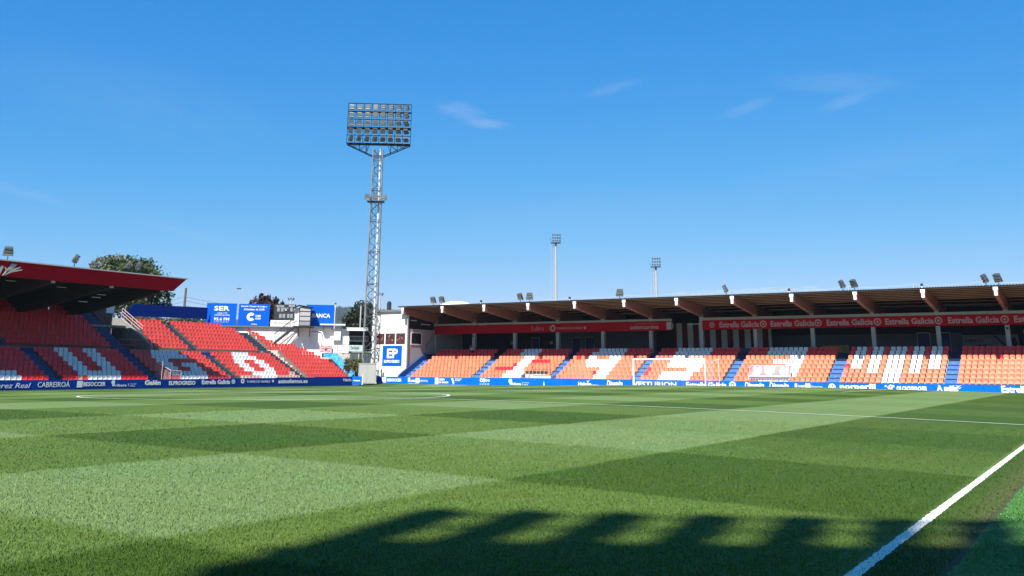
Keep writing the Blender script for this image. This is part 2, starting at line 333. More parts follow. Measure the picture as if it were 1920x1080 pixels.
def grass_mat(blade=False):
    M = bpy.data.materials.new('grass_blade' if blade else 'mown_grass'); M.use_nodes = True; nt = M.node_tree; N, L = nt.nodes, nt.links
    B = N['Principled BSDF']; B.inputs['Roughness'].default_value = 0.75; B.inputs['Specular IOR Level'].default_value = 0.15
    geo = N.new('ShaderNodeNewGeometry'); sx = N.new('ShaderNodeSeparateXYZ')
    def ma(op, a, b=None, c=None, clamp=False):
        q = N.new('ShaderNodeMath'); q.operation = op; q.use_clamp = clamp
        for i, v in enumerate((a, b, c)):
            if v is None: continue
            if isinstance(v, (int, float)): q.inputs[i].default_value = v
            else: L.new(v, q.inputs[i])
        return q.outputs[0]
    def noise(scale, detail=3, vec=None, rough=0.6):
        n = N.new('ShaderNodeTexNoise'); n.inputs['Scale'].default_value = scale; n.inputs['Detail'].default_value = detail; n.inputs['Roughness'].default_value = rough
        L.new(vec if vec else geo.outputs['Position'], n.inputs['Vector']); return n.outputs['Fac']
    L.new(geo.outputs['Position'], sx.inputs[0])
    wob = ma('MULTIPLY', ma('SUBTRACT', noise(1.3, 3), 0.5), 0.22); wob2 = ma('MULTIPLY', ma('SUBTRACT', noise(1.7, 3), 0.5), 0.22)
    X = ma('ADD', sx.outputs[0], wob); Y = ma('ADD', sx.outputs[1], wob2)
    def band(v, o, step, soft):   # 1 on even bands, 0 on odd, softened edge
        t = ma('PINGPONG', ma('DIVIDE', ma('SUBTRACT', v, o), step), 1.0)
        # square wave from triangle: cos-like
        c = ma('COSINE', ma('MULTIPLY', ma('DIVIDE', ma('SUBTRACT', v, o+step/2), step), math.pi))
        return ma('ADD', ma('MULTIPLY', c, soft), 0.5, clamp=True)
    bx = band(X, 6.3, 5.95, 9.0)      # light for 6.3..12.25
    by = band(Y, 7.70, 5.5, 9.0)      # light for 7.7..13.2
    # view-dependent mowing sheen put into the colour: cross bands weakened along the near touchline
    fx = N.new('ShaderNodeMapRange'); L.new(sx.outputs[0], fx.inputs[0]); fx.inputs[1].default_value = 15; fx.inputs[2].default_value = 24
    fy = N.new('ShaderNodeMapRange'); L.new(sx.outputs[1], fy.inputs[0]); fy.inputs[1].default_value = 14.5; fy.inputs[2].default_value = 12.5
    wx = ma('SUBTRACT', 0.45, ma('MULTIPLY', ma('MULTIPLY', fx.outputs[0], fy.outputs[0]), 0.30))
    lev = ma('ADD', ma('MULTIPLY', bx, wx), ma('MULTIPLY', by, ma('SUBTRACT', 1.0, wx)))
    inY = ma('MULTIPLY', ma('GREATER_THAN', sx.outputs[1], Y0-0.02), ma('LESS_THAN', sx.outputs[1], Y0+PW))
    lev = ma('MULTIPLY', lev, inY)
    # broad tonal drift + faint mowing passes along the pitch
    drift = ma('MULTIPLY', ma('SUBTRACT', noise(0.11, 4), 0.5), 0.35)
    mp = N.new('ShaderNodeMapping'); mp.inputs['Scale'].default_value = (0.12, 2.2, 1); L.new(geo.outputs['Position'], mp.inputs[0])
    passes = ma('MULTIPLY', ma('SUBTRACT', noise(1.0, 4, mp.outputs[0]), 0.5), 0.30)
    mott = ma('MULTIPLY', ma('SUBTRACT', noise(2.3, 6, None, 0.7), 0.5), 0.50)
    lev2 = ma('ADD', ma('ADD', ma('ADD', lev, drift), passes), mott, clamp=True)
    cr = N.new('ShaderNodeValToRGB'); e = cr.color_ramp.elements
    e[0].position = 0.0; e[0].color = (0.0300, 0.0640, 0.0045, 1); e[1].position = 1.0; e[1].color = (0.106, 0.164, 0.056, 1)
    k = e.new(0.5); k.color = (0.066, 0.112, 0.018, 1)
    L.new(lev2, cr.inputs[0])
    # yellow-green / blue-green hue patches
    hue = ma('ADD', 0.5, ma('MULTIPLY', ma('SUBTRACT', noise(0.35, 5), 0.5), 0.06))
    hs = N.new('ShaderNodeHueSaturation'); L.new(cr.outputs[0], hs.inputs['Color']); L.new(hue, hs.inputs['Hue'])
    fine = noise(85, 3, None, 0.75); fine2 = noise(190, 2, None, 0.7)
    val = ma('ADD', ma('MULTIPLY', fine, 0.95), ma('MULTIPLY', fine2, 0.95))     # around 0.95
    val = ma('ADD', ma('MULTIPLY', ma('SUBTRACT', val, 0.95), 1.35), 1.0)
    val = ma('MAXIMUM', val, 0.45)
    if blade:
        rn = N.new('ShaderNodeMapRange'); L.new(geo.outputs['Random Per Island'], rn.inputs[0]); rn.inputs[3].default_value = 0.85; rn.inputs[4].default_value = 1.75
        val = rn.outputs[0]
    L.new(val, hs.inputs['Value'])
    # straw speckle and dry margin beside the touchline
    spk = ma('GREATER_THAN', noise(120, 2, None, 0.6), 0.655)
    m1 = N.new('ShaderNodeMix'); m1.data_type = 'RGBA'; L.new(ma('MULTIPLY', spk, 0.55), m1.inputs[0]); L.new(hs.outputs[0], m1.inputs[6]); m1.inputs[7].default_value = (0.17, 0.20, 0.08, 1)
    dry = N.new('ShaderNodeMapRange'); L.new(ma('ADD', sx.outputs[1], ma('MULTIPLY', ma('SUBTRACT', noise(3, 5), 0.5), 0.7)), dry.inputs[0])
    dry.inputs[1].default_value = 2.0; dry.inputs[2].default_value = 1.5; dry.inputs[4].default_value = 0.72
    m2 = N.new('ShaderNodeMix'); m2.data_type = 'RGBA'; L.new(dry.outputs[0], m2.inputs[0]); L.new(m1.outputs[2], m2.inputs[6]); m2.inputs[7].default_value = (0.080, 0.088, 0.030, 1)
    # scattered worn and scuffed spots
    wr = N.new('ShaderNodeMapRange'); L.new(noise(0.9, 7, None, 0.72), wr.inputs[0]); wr.inputs[1].default_value = 0.64; wr.inputs[2].default_value = 0.78; wr.inputs[4].default_value = 0.55
    m3 = N.new('ShaderNodeMix'); m3.data_type = 'RGBA'; L.new(wr.outputs[0], m3.inputs[0]); L.new(m2.outputs[2], m3.inputs[6]); m3.inputs[7].default_value = (0.11, 0.13, 0.04, 1)
    L.new(m3.outputs[2], B.inputs['Base Color'])
    bp = N.new('ShaderNodeBump'); bp.inputs['Strength'].default_value = 0.55; bp.inputs['Distance'].default_value = 0.012
    L.new(ma('ADD', fine, fine2), bp.inputs['Height']); L.new(bp.outputs[0], B.inputs['Normal'])
    MATS[M.name] = M; return M
GR = grass_mat(); GB = grass_mat(True)
def turf_mat():
    M = mat('artificial_turf', (0.062, 0.185, 0.030), 0.85, 0.35, 5.0, bump=0.6, bscale=130)
    return M
turf_mat(); mat('earth', (0.055, 0.06, 0.03), 0.95, 0.3, 0.2); mat('paving', (0.25, 0.245, 0.23), 0.9, 0.15, 0.5)
mat('line_paint', (0.72, 0.76, 0.70), 0.85, 0.12, 30)
_m = MATS['line_paint'].node_tree; _B = _m.nodes['Principled BSDF']; _src = _B.inputs['Base Color'].links[0].from_socket
_n = _m.nodes.new('ShaderNodeTexNoise'); _n.inputs['Scale'].default_value = 60; _n.inputs['Detail'].default_value = 4; _n.inputs['Roughness'].default_value = 0.8
_t = _m.nodes.new('ShaderNodeTexCoord'); _m.links.new(_t.outputs['Object'], _n.inputs['Vector'])
_r = _m.nodes.new('ShaderNodeMapRange'); _m.links.new(_n.outputs['Fac'], _r.inputs[0]); _r.inputs[1].default_value = 0.50; _r.inputs[2].default_value = 0.64; _r.inputs[4].default_value = 0.65
_x = _m.nodes.new('ShaderNodeMix'); _x.data_type = 'RGBA'; _m.links.new(_r.outputs[0], _x.inputs[0]); _m.links.new(_src, _x.inputs[6]); _x.inputs[7].default_value = (0.10, 0.16, 0.06, 1); _m.links.new(_x.outputs[2], _B.inputs['Base Color'])

grid('ground', np.array([-3000, -300, -60, 0, 60, 200, 600, 3000.]), np.array([-3000, -300, -60, 0, 60, 200, 600, 3000.]), lambda x, y: 0*x-0.75, MATS['earth'])
grid('pitch', np.arange(-22, 93.6, 0.95), np.concatenate([np.arange(1.42, 77.0, 0.6), [77.0]]), lambda x, y: zs(x, y), GR)
grid('artificial_turf', np.concatenate([np.arange(-22, 2, 1.0), np.arange(2, 30, 0.09), np.arange(30, 93.6, 1.0)]), np.array([-9, -4, -1, 0, 1.0, 1.44]), lambda x, y: 0*x+0.012+0.005*np.sin(x*2.1+y), MATS['artificial_turf'])
_me = bpy.data.objects['artificial_turf'].data
for v in _me.vertices:
    if v.co.y > 1.4: v.co.y += 0.012*math.sin(v.co.x*1.7)+random.gauss(0, 0.012)
mat('soil', (0.060, 0.070, 0.022), 0.95, 0.4, 20)
_o = grid('soil_edge', np.arange(2, 30, 0.07), np.array([1.36, 1.50]), lambda x, y: 0*x+0.006, MATS['soil'])
for v in _o.data.vertices:
    if v.co.y > 1.45: v.co.y += random.gauss(0, 0.018)
grid('perimeter_paving', np.array([93.0, 125.0]), np.array([-12., 74., 120.]), lambda x, y: 0*x-0.05, MATS['paving'])
grid('stand_ground', np.array([-20., 93.0]), np.array([77.0, 120.]), lambda x, y: 0*x-0.22, MATS['paving'])

def strip(name, pts, w, wob=0.0, off=0.006, closed=False):
    P = np.array(pts, float); d = np.gradient(P, axis=0)
    if closed: d = np.roll(P, -1, 0)-np.roll(P, 1, 0)
    d /= np.linalg.norm(d, axis=1)[:, None]; nrm = np.stack([-d[:, 1], d[:, 0]], 1)
    wl_ = w/2+rng.normal(0, wob, len(P)); wr_ = w/2+rng.normal(0, wob, len(P))
    A = P+nrm*wl_[:, None]; B = P-nrm*wr_[:, None]
    v = [(a[0], a[1], zs(a[0], a[1])+off) for a in A]+[(b[0], b[1], zs(b[0], b[1])+off) for b in B]; n = len(P)
    f = [(i, i+1, n+i+1, n+i) for i in range(n-1)]
    if closed: f.append((n-1, 0, n, 2*n-1))
    me = bpy.data.meshes.new(name); me.from_pydata([tuple(map(float, q)) for q in v], [], f); me.materials.append(MATS['line_paint']); me.update()
    o = bpy.data.objects.new(name, me); COL.objects.link(o); o['kind'] = 'structure'; return o
def seg(a, b, step=0.6):
    a, b = np.array(a, float), np.array(b, float); n = max(2, int(np.linalg.norm(b-a)/step)); return [a+(b-a)*t for t in np.linspace(0, 1, n)]
strip('touchline', seg((X_BACK, Y0-0.03), (XG, Y0-0.03), 0.07), 0.115, 0.006)
strip('touchline', seg((X_BACK, Y0+PW), (XG, Y0+PW)), 0.12)
strip('halfway_line', seg((XH, Y0), (XH, Y0+PW)), 0.13, 0.008)
for gx in (X_BACK, XG): strip('goal_line', seg((gx, Y0), (gx, Y0+PW)), 0.12)
strip('centre_circle', [(XH+9.15*math.cos(t), YC+9.15*math.sin(t)) for t in np.linspace(0, 2*math.pi, 181)[:-1]], 0.13, 0.006, closed=True)
for dx, hy, nm in ((16.5, 20.16, 'penalty_area_line'), (5.5, 9.16, 'goal_area_line')):
    strip(nm, seg((XG, YC-hy), (XG-dx, YC-hy)), 0.12); strip(nm, seg((XG-dx, YC-hy), (XG-dx, YC+hy)), 0.12); strip(nm, seg((XG-dx, YC+hy), (XG, YC+hy)), 0.12)
strip('penalty_arc', [(XG-11-9.15*math.cos(t), YC+9.15*math.sin(t)) for t in np.linspace(-0.925, 0.925, 40)], 0.12)

# short grass blades near the camera, thinning out with distance
NB_ = 720000
th = rng.uniform(YAW-R(46), YAW+R(44), NB_); u_ = rng.uniform(0, 1, NB_); r0_, r1_ = 3.6, 34.0
rr_ = 1/(1/r0_+(1/r1_-1/r0_)*u_)
bx_, by_ = rr_*np.cos(th), rr_*np.sin(th); ok = (by_ > 1.50) & ((np.abs(by_-(Y0-0.03)) > 0.085) | (rng.uniform(0, 1, NB_) < 0.18)); bx_, by_, rr_ = bx_[ok], by_[ok], rr_[ok]; NB_ = len(bx_)
bz_ = zs(bx_, by_); ang = rng.uniform(0, 2*math.pi, NB_); hgt = rng.uniform(0.012, 0.027, NB_); wd = 0.0018+0.00038*rr_; ln = rng.normal(0, 0.011, (NB_, 2))
cA, sA = np.cos(ang)*wd, np.sin(ang)*wd
Vb = np.empty((NB_, 3, 3)); Vb[:, 0] = np.stack([bx_-cA, by_-sA, bz_-0.002], 1); Vb[:, 1] = np.stack([bx_+cA, by_+sA, bz_-0.002], 1); Vb[:, 2] = np.stack([bx_+ln[:, 0], by_+ln[:, 1], bz_+hgt], 1)
me = bpy.data.meshes.new('grass_blades'); me.vertices.add(NB_*3); me.vertices.foreach_set('co', Vb.ravel()); me.loops.add(NB_*3); me.polygons.add(NB_)
me.loops.foreach_set('vertex_index', np.arange(NB_*3, dtype=np.int32)); me.polygons.foreach_set('loop_start', np.arange(0, NB_*3, 3, dtype=np.int32)); me.update(calc_edges=True)
me.materials.append(GB); o = bpy.data.objects.new('grass_blades', me); COL.objects.link(o); o['kind'] = 'stuff'

# plastic fibres standing up from the artificial turf
NF = 90000; fx_ = 3.5+rng.uniform(0, 1, NF)**1.6*20; fy_ = rng.uniform(-2.0, 1.42, NF); an = rng.uniform(0, 2*math.pi, NF); fw_ = 0.003+0.0003*fx_; fh = rng.uniform(0.010, 0.022, NF); fl_ = rng.normal(0, 0.010, (NF, 2))
Vf = np.empty((NF, 3, 3)); Vf[:, 0] = np.stack([fx_-np.cos(an)*fw_, fy_-np.sin(an)*fw_, 0*fx_+0.008], 1); Vf[:, 1] = np.stack([fx_+np.cos(an)*fw_, fy_+np.sin(an)*fw_, 0*fx_+0.008], 1); Vf[:, 2] = np.stack([fx_+fl_[:, 0], fy_+fl_[:, 1], 0.014+fh], 1)
mat('turf_fibre', (0.085, 0.24, 0.05), 0.6, 0.2, 3, island=0.35)
me = bpy.data.meshes.new('turf_fibres'); me.vertices.add(NF*3); me.vertices.foreach_set('co', Vf.ravel()); me.loops.add(NF*3); me.polygons.add(NF)
me.loops.foreach_set('vertex_index', np.arange(NF*3, dtype=np.int32)); me.polygons.foreach_set('loop_start', np.arange(0, NF*3, 3, dtype=np.int32)); me.update(calc_edges=True)
me.materials.append(MATS['turf_fibre']); o = bpy.data.objects.new('turf_fibres', me); COL.objects.link(o); o['kind'] = 'stuff'

# hills with a forest edge
def hill(name, D0, pts, depth, m):
    # crest given by (pixel x, pixel y) bearings at distance D0
    mb = MB(); rows = []
    cr = [onD(x, y, D0) for x, y in pts]
    for c in cr:
        h = Vector((c.x, c.y, 0)).normalized()
        rows.append([c-h*depth*0.9-Vector((0, 0, c.z+1.2)), c-h*depth*0.5-Vector((0, 0, c.z*0.45)), c, c+h*depth*0.5-Vector((0, 0, c.z*0.3)), c+h*depth-Vector((0, 0, c.z+1.2))])
    n = len(rows[0]); v = [q for r_ in rows for q in r_]
    mb.add(v, [(i*n+j, i*n+j+1, (i+1)*n+j+1, (i+1)*n+j) for i in range(len(rows)-1) for j in range(n-1)])
    return mb.build(name, m, smooth=True, kind='structure')
mat('hill_forest', (0.018, 0.036, 0.016), 0.95, 0.5, 0.02)
HX = [(-300, 640), (0, 620), (250, 606), (420, 600), (520, 596), (600, 588), (640, 586), (690, 589), (760, 594), (900, 612), (1200, 640), (1900, 660)]
hill('hill', 2400, HX, 900, 'hill_forest')
mb = MB()
for i in range(2600):
    t = rng.uniform(0, 1)
    x = 480+t*330; y = np.interp(x, [a for a, b in HX], [b for a, b in HX])
    k = rng.uniform(0, 1)**1.6*0.5
    c = onD(x, y, 2400); h = Vector((c.x, c.y, 0)).normalized()
    b = c-h*900*0.5*k-Vector((0, 0, c.z*0.45*k))
    H = rng.uniform(8, 19); r = rng.uniform(2.6, 5.0)
    n = 5; vs = [b+Vector((r*math.cos(2*math.pi*q/n), r*math.sin(2*math.pi*q/n), H*0.15-1)) for q in range(n)]+[b+Vector((0, 0, H))]
    mb.add(vs, [(q, (q+1) % n, n) for q in range(n)])
mb.build('hill_forest_trees', 'leaf_conifer', kind='stuff')

# ================================================================== SEATS
def seat_mesh(name, m):
    """plastic bucket seat, local x across, y to the back, z up; origin on the step under the seat"""
    mb = MB(); w = 0.215
    # pan with curled front lip
    prof = [(-0.24, 0.37), (-0.22, 0.42), (0.0, 0.405), (0.14, 0.43)]
    for a, b in zip(prof[:-1], prof[1:]):
        mb.hexa([(-w, a[0], a[1]-0.03), (w, a[0], a[1]-0.03), (w, b[0], b[1]-0.03), (-w, b[0], b[1]-0.03), (-w, a[0], a[1]), (w, a[0], a[1]), (w, b[0], b[1]), (-w, b[0], b[1])])
    # back shell: rounded outline, slightly dished and raked
    pts = [(-w*0.96, 0.42), (w*0.96, 0.42), (w, 0.62), (w*0.97, 0.74), (w*0.74, 0.80), (0, 0.815), (-w*0.74, 0.80), (-w*0.97, 0.74), (-w, 0.62)]
    def yy(x, z, o=0): return 0.15+(z-0.42)*0.16-0.05*(abs(x)/w)**2+o
    n = len(pts); c0 = (0, yy(0, 0.62)+0.012, 0.62); c1 = (0, yy(0, 0.62)+0.045, 0.62)
    v = [(x, yy(x, z), z) for x, z in pts]+[(x, yy(x, z, 0.035), z) for x, z in pts]+[c0, c1]
    f = [(i, (i+1) % n, 2*n) for i in range(n)]+[(n+(i+1) % n, n+i, 2*n+1) for i in range(n)]+[((i+1) % n, i, n+i, n+(i+1) % n) for i in range(n)]
    mb.add(v, f)
    return mb.mesh(name, m)
SM = {k: seat_mesh('seat_'+k, 'seat_'+k) for k in ('orange', 'red', 'coral', 'scarlet', 'pale_pink', 'white')}
SMV = {k: (np.array([v.co[:] for v in me.vertices]), [tuple(p.vertices) for p in me.polygons]) for k, me in SM.items()}
def place_seats(stand, seats, extra_name='seat_rows'):
    """seats: list of (lx, ly, lz, kind) in the stand's frame; the 300 nearest are parts, the rest one part"""
    mw = stand.matrix_basis.copy()
    def key(s):
        p = mw @ Vector(s[:3]); q = p-CAM; dz = q.dot(fw); x = 960+F_PX*q.dot(rt)/dz
        return q.length + (500 if (x < 4 or x > 1916) else 0)
    seats = sorted(seats, key=key)
    for s in seats[:300]: inst('seat', SM[s[3]], stand, s[:3], (0, 0, random.uniform(-0.02, 0.02)))
    kinds = sorted({s[3] for s in seats[300:]}); mb = MB()
    V = []; Fc = []; Mi = []; n = 0
    for s in seats[300:]:
        v, f = SMV[s[3]]; V.append(v+np.array(s[:3])); Fc += [tuple(i+n for i in q) for q in f]; Mi += [kinds.index(s[3])]*len(f); n += len(v)
    if V:
        me = bpy.data.meshes.new(extra_name); me.from_pydata(np.concatenate(V).tolist(), [], Fc)
        for k in kinds: me.materials.append(MATS['seat_'+k])
        me.polygons.foreach_set('material_index', Mi); me.update()
        o = bpy.data.objects.new(extra_name, me); COL.objects.link(o); o.parent = stand; o['kind'] = 'stuff'
SP = 0.4956

# ================================================================== END GRANDSTAND (right)
# frame: local x = -Y (reading left to right from the pitch), local y = X, local z = Z
ES = empty('end_grandstand', 'covered stand behind the goal with orange and white seats under brown beams', 'grandstand', (0, 0, 0), R(-90))
FD, RISE, TREAD, Z0R = 94.2, 0.41, 0.80, 0.46
YL0, YR0 = 73.5, -9.0      # stand runs from Y=73.5 down past the frame
stairs = [(73.45, 72.35), (63.62, 62.45), (53.52, 52.5), (43.42, 42.42), (33.52, 32.42), (23.42, 22.25), (13.26, 12.2), (2.2, 1.1)]
mb = MB()
mb.box(-YL0, -YR0, FD-0.75, FD-0.42, 0.0, Z0R-0.02)
for k in range(8): mb.box(-YL0, -YR0, FD-0.42+TREAD*k, FD-0.42+TREAD*(k+1)+(0 if k < 7 else 2.2), -0.04, Z0R+RISE*k, 0)
mb.build('terrace', 'pale_riser', ES)
for a, b in stairs:
    mb = MB()
    for k in range(8):
        for h in range(2):
            y0 = FD-0.44+TREAD*k+0.40*h; z1 = Z0R+RISE*k+0.205*h
            mb.box(-a, -b, y0-0.22, y0+0.20, z1-0.24, z1+0.02, 0 if k < 6 else 1)
            if h == 0: mb.box(-a, -b, y0-0.228, y0-0.222, z1-0.235, z1-0.09, 2)
    for k in range(6): mb.box(-(a+b)/2-0.06, -(a+b)/2+0.06, FD-0.60+TREAD*k, FD-0.48+TREAD*k, Z0R+RISE*k+0.02, Z0R+RISE*k+0.026, 3)
    mb.build('stairway', ['blue_step', 'navy', 'print_dark', 'print_white'], ES)
# seat map: per section (left Y edge, seats, {row: [(from, to, kind)]}), row 0 is the front
W = 'white'
SECT = [
 (72.35, 63.62, 17, {}),
 (62.45, 53.52, 18, {7: [(5, 10, W)], 6: [(5, 10, W)], 5: [(7, 10, W)], 4: [(7, 10, W), (10, 15, 'scarlet')], 3: [(7, 10, W), (6, 7, 'scarlet')], 2: [(7, 10, W), (2, 7, 'scarlet')], 1: [(6, 11, W)], 0: [(6, 11, W)]}),
 (52.5, 43.42, 18, {7: [(5, 12, W)], 6: [(4, 12, W)], 5: [(1, 2, 'scarlet'), (4, 6, W), (6, 9, 'orange'), (9, 12, W)], 4: [(4, 12, W)], 3: [(5, 12, W)], 2: [(9, 12, W)], 1: [(8, 9, 'scarlet'), (9, 12, W)], 0: [(9, 12, W)]}),
 (42.42, 33.52, 18, {7: [(4, 12, W)], 6: [(4, 12, W)], 5: [(4, 7, W), (7, 11, 'pale_pink')], 4: [(4, 12, W)], 3: [(4, 12, W)], 2: [(9, 12, W)], 1: [(4, 11, W)], 0: [(4, 11, W)]}),
 (32.42, 23.42, 18, {7: [(4, 12, W)], 6: [(4, 12, W)], 5: [(9, 12, W)], 4: [(6, 12, W)], 3: [(9, 12, W)], 2: [(9, 12, W)], 1: [(5, 12, W)], 0: [(5, 11, W)]}),
 (22.25, 13.26, 17, {}),
 (12.2, 2.2, 20, {5: [(6, 7, 'scarlet')]}),
 (1.1, -8.8, 20, {})]
crown = {7: (1, 2, 4, 5, 7, 8, 9, 11, 12, 14, 15), 6: (1, 2, 4, 5, 7, 8, 9, 11, 12, 14, 15), 5: (1, 2, 4, 5, 7, 8, 9, 11, 12, 14, 15), 4: (1, 2, 4, 5, 7, 8, 9, 11, 12, 14, 15),
         3: (1, 2, 4, 5, 7, 8, 9, 11, 12, 14, 15), 2: (4, 5, 7, 8, 9, 11, 12), 1: (7, 8, 9), 0: (7, 8, 9)}
SECT[5][3].update({r_: [(i, i+1, W) for i in cs] for r_, cs in crown.items()})
seats = []
for yl, yr, n, pat in SECT:
    sp = (yl-yr)/n
    for k in range(8):
        for i in range(n):
            kd = 'red' if k >= 6 else 'orange'
            for a, b, c in pat.get(k, []):
                if a <= i < b: kd = c
            if kd == 'orange' and random.random() < 0.004: kd = 'scarlet'
            if yl == 62.45 and k < 2 and 11 <= i < 17: continue        # camera platform stands here
            if yl == 12.2 and k == 7 and i >= 0: kd = 'red'
            seats.append((-(yl-sp*(i+0.5)), FD-0.05+TREAD*k, Z0R+RISE*k, kd))
place_seats(ES, seats)
# columns, beams, roof
XC = 101.0
cols = [8.29+5.953*k for k in range(-2, 12)]
def col_z(d): return 9.15-(d-94.0)*0.055
for Yc in cols:
    tall = abs(Yc-38.05) < 1
    MB().box(-Yc-0.19, -Yc+0.19, XC-0.2, XC+0.2, Z0R+RISE*7, 7.75).build('column', 'column_gray', ES)
    b = MB()
    b.prism([(94.0, 9.0), (94.0, 8.32), (XC+0.2, 7.42), (XC+0.4, 8.62)], 'x', -Yc-0.17, -Yc+0.17)
    bo = b.build('beam', 'brown_beam', ES)
    c = MB(); c.box(-Yc-0.20, -Yc+0.20, 93.93, 93.998, 8.74, 9.04); c.box(-Yc-0.125, -Yc+0.125, 93.93, 93.998, 8.28, 8.738)
    c.build('end_cap', 'white_paint', bo)
    b = MB(); b.prism([(XC+0.4, 8.62), (XC+0.2, 7.42), (111.0, 7.2), (111.0, 7.75)], 'x', -Yc-0.15, -Yc+0.15); b.build('beam', 'brown_beam', ES)
for d in (94.12, 95.3, 96.5, 97.7, 98.9, 100.1, 101.3, 103.5, 106, 109):
    z = 9.06-(d-94.0)*0.06+0.0
    MB().box(-74.2, 4, d-0.05, d+0.10, z-0.025, z+0.045).build('purlin', 'purlin', ES)
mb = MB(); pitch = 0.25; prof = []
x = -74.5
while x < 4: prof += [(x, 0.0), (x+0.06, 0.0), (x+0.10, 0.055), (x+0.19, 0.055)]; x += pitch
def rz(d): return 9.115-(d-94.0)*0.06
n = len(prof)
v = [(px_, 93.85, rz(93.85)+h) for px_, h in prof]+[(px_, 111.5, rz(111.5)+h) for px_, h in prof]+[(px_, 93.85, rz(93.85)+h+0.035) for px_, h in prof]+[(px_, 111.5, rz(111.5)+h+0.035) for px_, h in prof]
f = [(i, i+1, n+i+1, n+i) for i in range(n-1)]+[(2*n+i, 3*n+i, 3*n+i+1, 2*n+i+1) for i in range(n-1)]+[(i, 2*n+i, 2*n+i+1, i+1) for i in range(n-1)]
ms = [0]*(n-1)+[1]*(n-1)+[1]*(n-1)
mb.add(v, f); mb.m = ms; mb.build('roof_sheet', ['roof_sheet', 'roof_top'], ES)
# concourse behind the top row
ZT = Z0R+RISE*7
XB = 107.0
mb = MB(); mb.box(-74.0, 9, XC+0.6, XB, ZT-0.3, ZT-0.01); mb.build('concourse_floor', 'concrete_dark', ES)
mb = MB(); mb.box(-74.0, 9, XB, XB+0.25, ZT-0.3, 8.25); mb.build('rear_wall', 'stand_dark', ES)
def wallbit(name, y1, y2, z1, z2, m, d0=XB-0.06, d1=XB-0.002): return MB().box(-y1, -y2, d0, d1, z1, z2).build(name, m, ES)
wallbit('wall_panel', 59.2, 46.0, ZT, 7.0, 'stand_gray', XB-0.04); 
wallbit('wall_panel', 33.5, 12.9, ZT, 5.6, 'stand_gray', XB-0.04)
for yy_ in (57.1, 55.3, 17.1, 15.2, 63.0):
    d = wallbit('door', yy_, yy_-1.15, ZT, ZT+2.3, 'door_blue', XB-0.09, XB-0.045)
    t = MB(); 
    for q in (-yy_-0.04, -yy_+1.15): t.box(q-0.02, q+0.02, XB-0.13, XB-0.092, ZT, ZT+2.34)
    t.box(-yy_-0.04, -yy_+1.17, XB-0.13, XB-0.092, ZT+2.30, ZT+2.36); t.build('door_frame', 'galvanised', d)
# grey and maroon striped partition with low wall
for i in range(17):
    yy_ = 42.7-i*0.66
    MB().box(-yy_, -yy_+0.33, 104.4, 104.6, ZT+0.75, 7.0 if yy_ > 39 else 6.2).build('partition_stripe', 'column_gray' if i % 2 else 'stand_maroon', ES)
    MB().box(-yy_+0.33, -yy_+0.655, 104.42, 104.58, ZT+0.75, 7.0 if yy_ > 39 else 6.2).build('partition_stripe', 'stand_maroon' if i % 2 else 'column_gray', ES)
MB().box(-42.9, -30.6, 102.3, 102.5, ZT, ZT+0.82).build('low_wall', 'stand_gray', ES)
# header beam above the red banner
mb = MB(); mb.box(-74.3, -41.4, XC-0.26, XC-0.205, 7.10, 7.32); mb.box(-38.0, 4, XC-0.26, XC-0.205, 7.06, 7.34); mb.build('header_beam', 'column_gray', ES)
for yy_, z, l in ((71.5, 6.95, 1.6), (68.2, 7.15, 1.0), (61.5, 7.25, 1.0), (40.3, 6.75, 1.75), (43.9, 7.25, 1.0), (29.5, 7.3, 1.2), (9.0, 7.35, 1.2), (56.2, 7.25, 0.9)):
    o = MB().box(-yy_, -yy_+l, 102.6, 102.72, z, z+0.07).build('light_tube', 'tube_light', ES)
for yy_ in (66.2, 60.4): wallbit('wall_notice', yy_, yy_-0.42, ZT+1.55, ZT+1.95, 'column_gray', XB-0.08, XB-0.045)
for i, yy_ in enumerate((67.84, 8.29)): MB().box(-yy_-0.10, -yy_+0.10, XC-0.23, XC-0.202, 5.66, 5.84).build('column_sign', 'print_dark', ES)

# mural sheet under the roof
MU = empty('mural', 'grey mural sheet with black fan silhouettes and lettering on the stand back wall', 'mural', (0, 0, 0), R(-90))
mat('mural_gray', (0.20, 0.21, 0.25), 0.8, 0.15, 0.8)
MB().box(-12.9, -7.9, 106.62, 106.66, ZT, ZT+2.05).build('sheet', 'mural_gray', MU)
text('SOMOS DO', MU, -12.7, -11.0, ZT+1.35, ZT+1.65, 106.615, 'print_dark', bold=0.02)
text('equipo', MU, -11.8, -10.4, ZT+0.85, ZT+1.2, 106.615, 'print_dark', bold=0.02)
mb = MB()
def poly(mb, pts, y0, y1): mb.prism(pts, 'y', y0, y1)
poly(mb, [(-12.5, ZT), (-12.45, ZT+0.55), (-12.25, ZT+0.8), (-12.1, ZT+0.55), (-11.9, ZT)], 106.60, 106.615)
poly(mb, [(-12.25, ZT+0.62), (-11.95, ZT+1.0), (-11.85, ZT+0.92), (-12.15, ZT+0.5)], 106.59, 106.60)
mb.build('silhouette', 'print_dark', MU); mb = MB()
poly(mb, [(-10.1, ZT+1.95), (-9.9, ZT+1.95), (-8.2, ZT+0.25), (-8.5, ZT+0.2)], 106.60, 106.615)
poly(mb, [(-9.0, ZT+1.55), (-8.2, ZT+1.75), (-8.0, ZT+1.2), (-8.9, ZT+0.6), (-9.6, ZT+0.3), (-9.3, ZT+0.15), (-8.6, ZT+0.5), (-8.3, ZT+0.0), (-8.1, ZT+0.05), (-8.3, ZT+0.9), (-8.6, ZT+1.3)], 106.59, 106.60)
mb.build('silhouette', 'print_dark', MU)
KB = empty('wall_banner', 'black banner with white capital letters high on the back wall at the right end', 'banner', (0, 0, 0), R(-90))
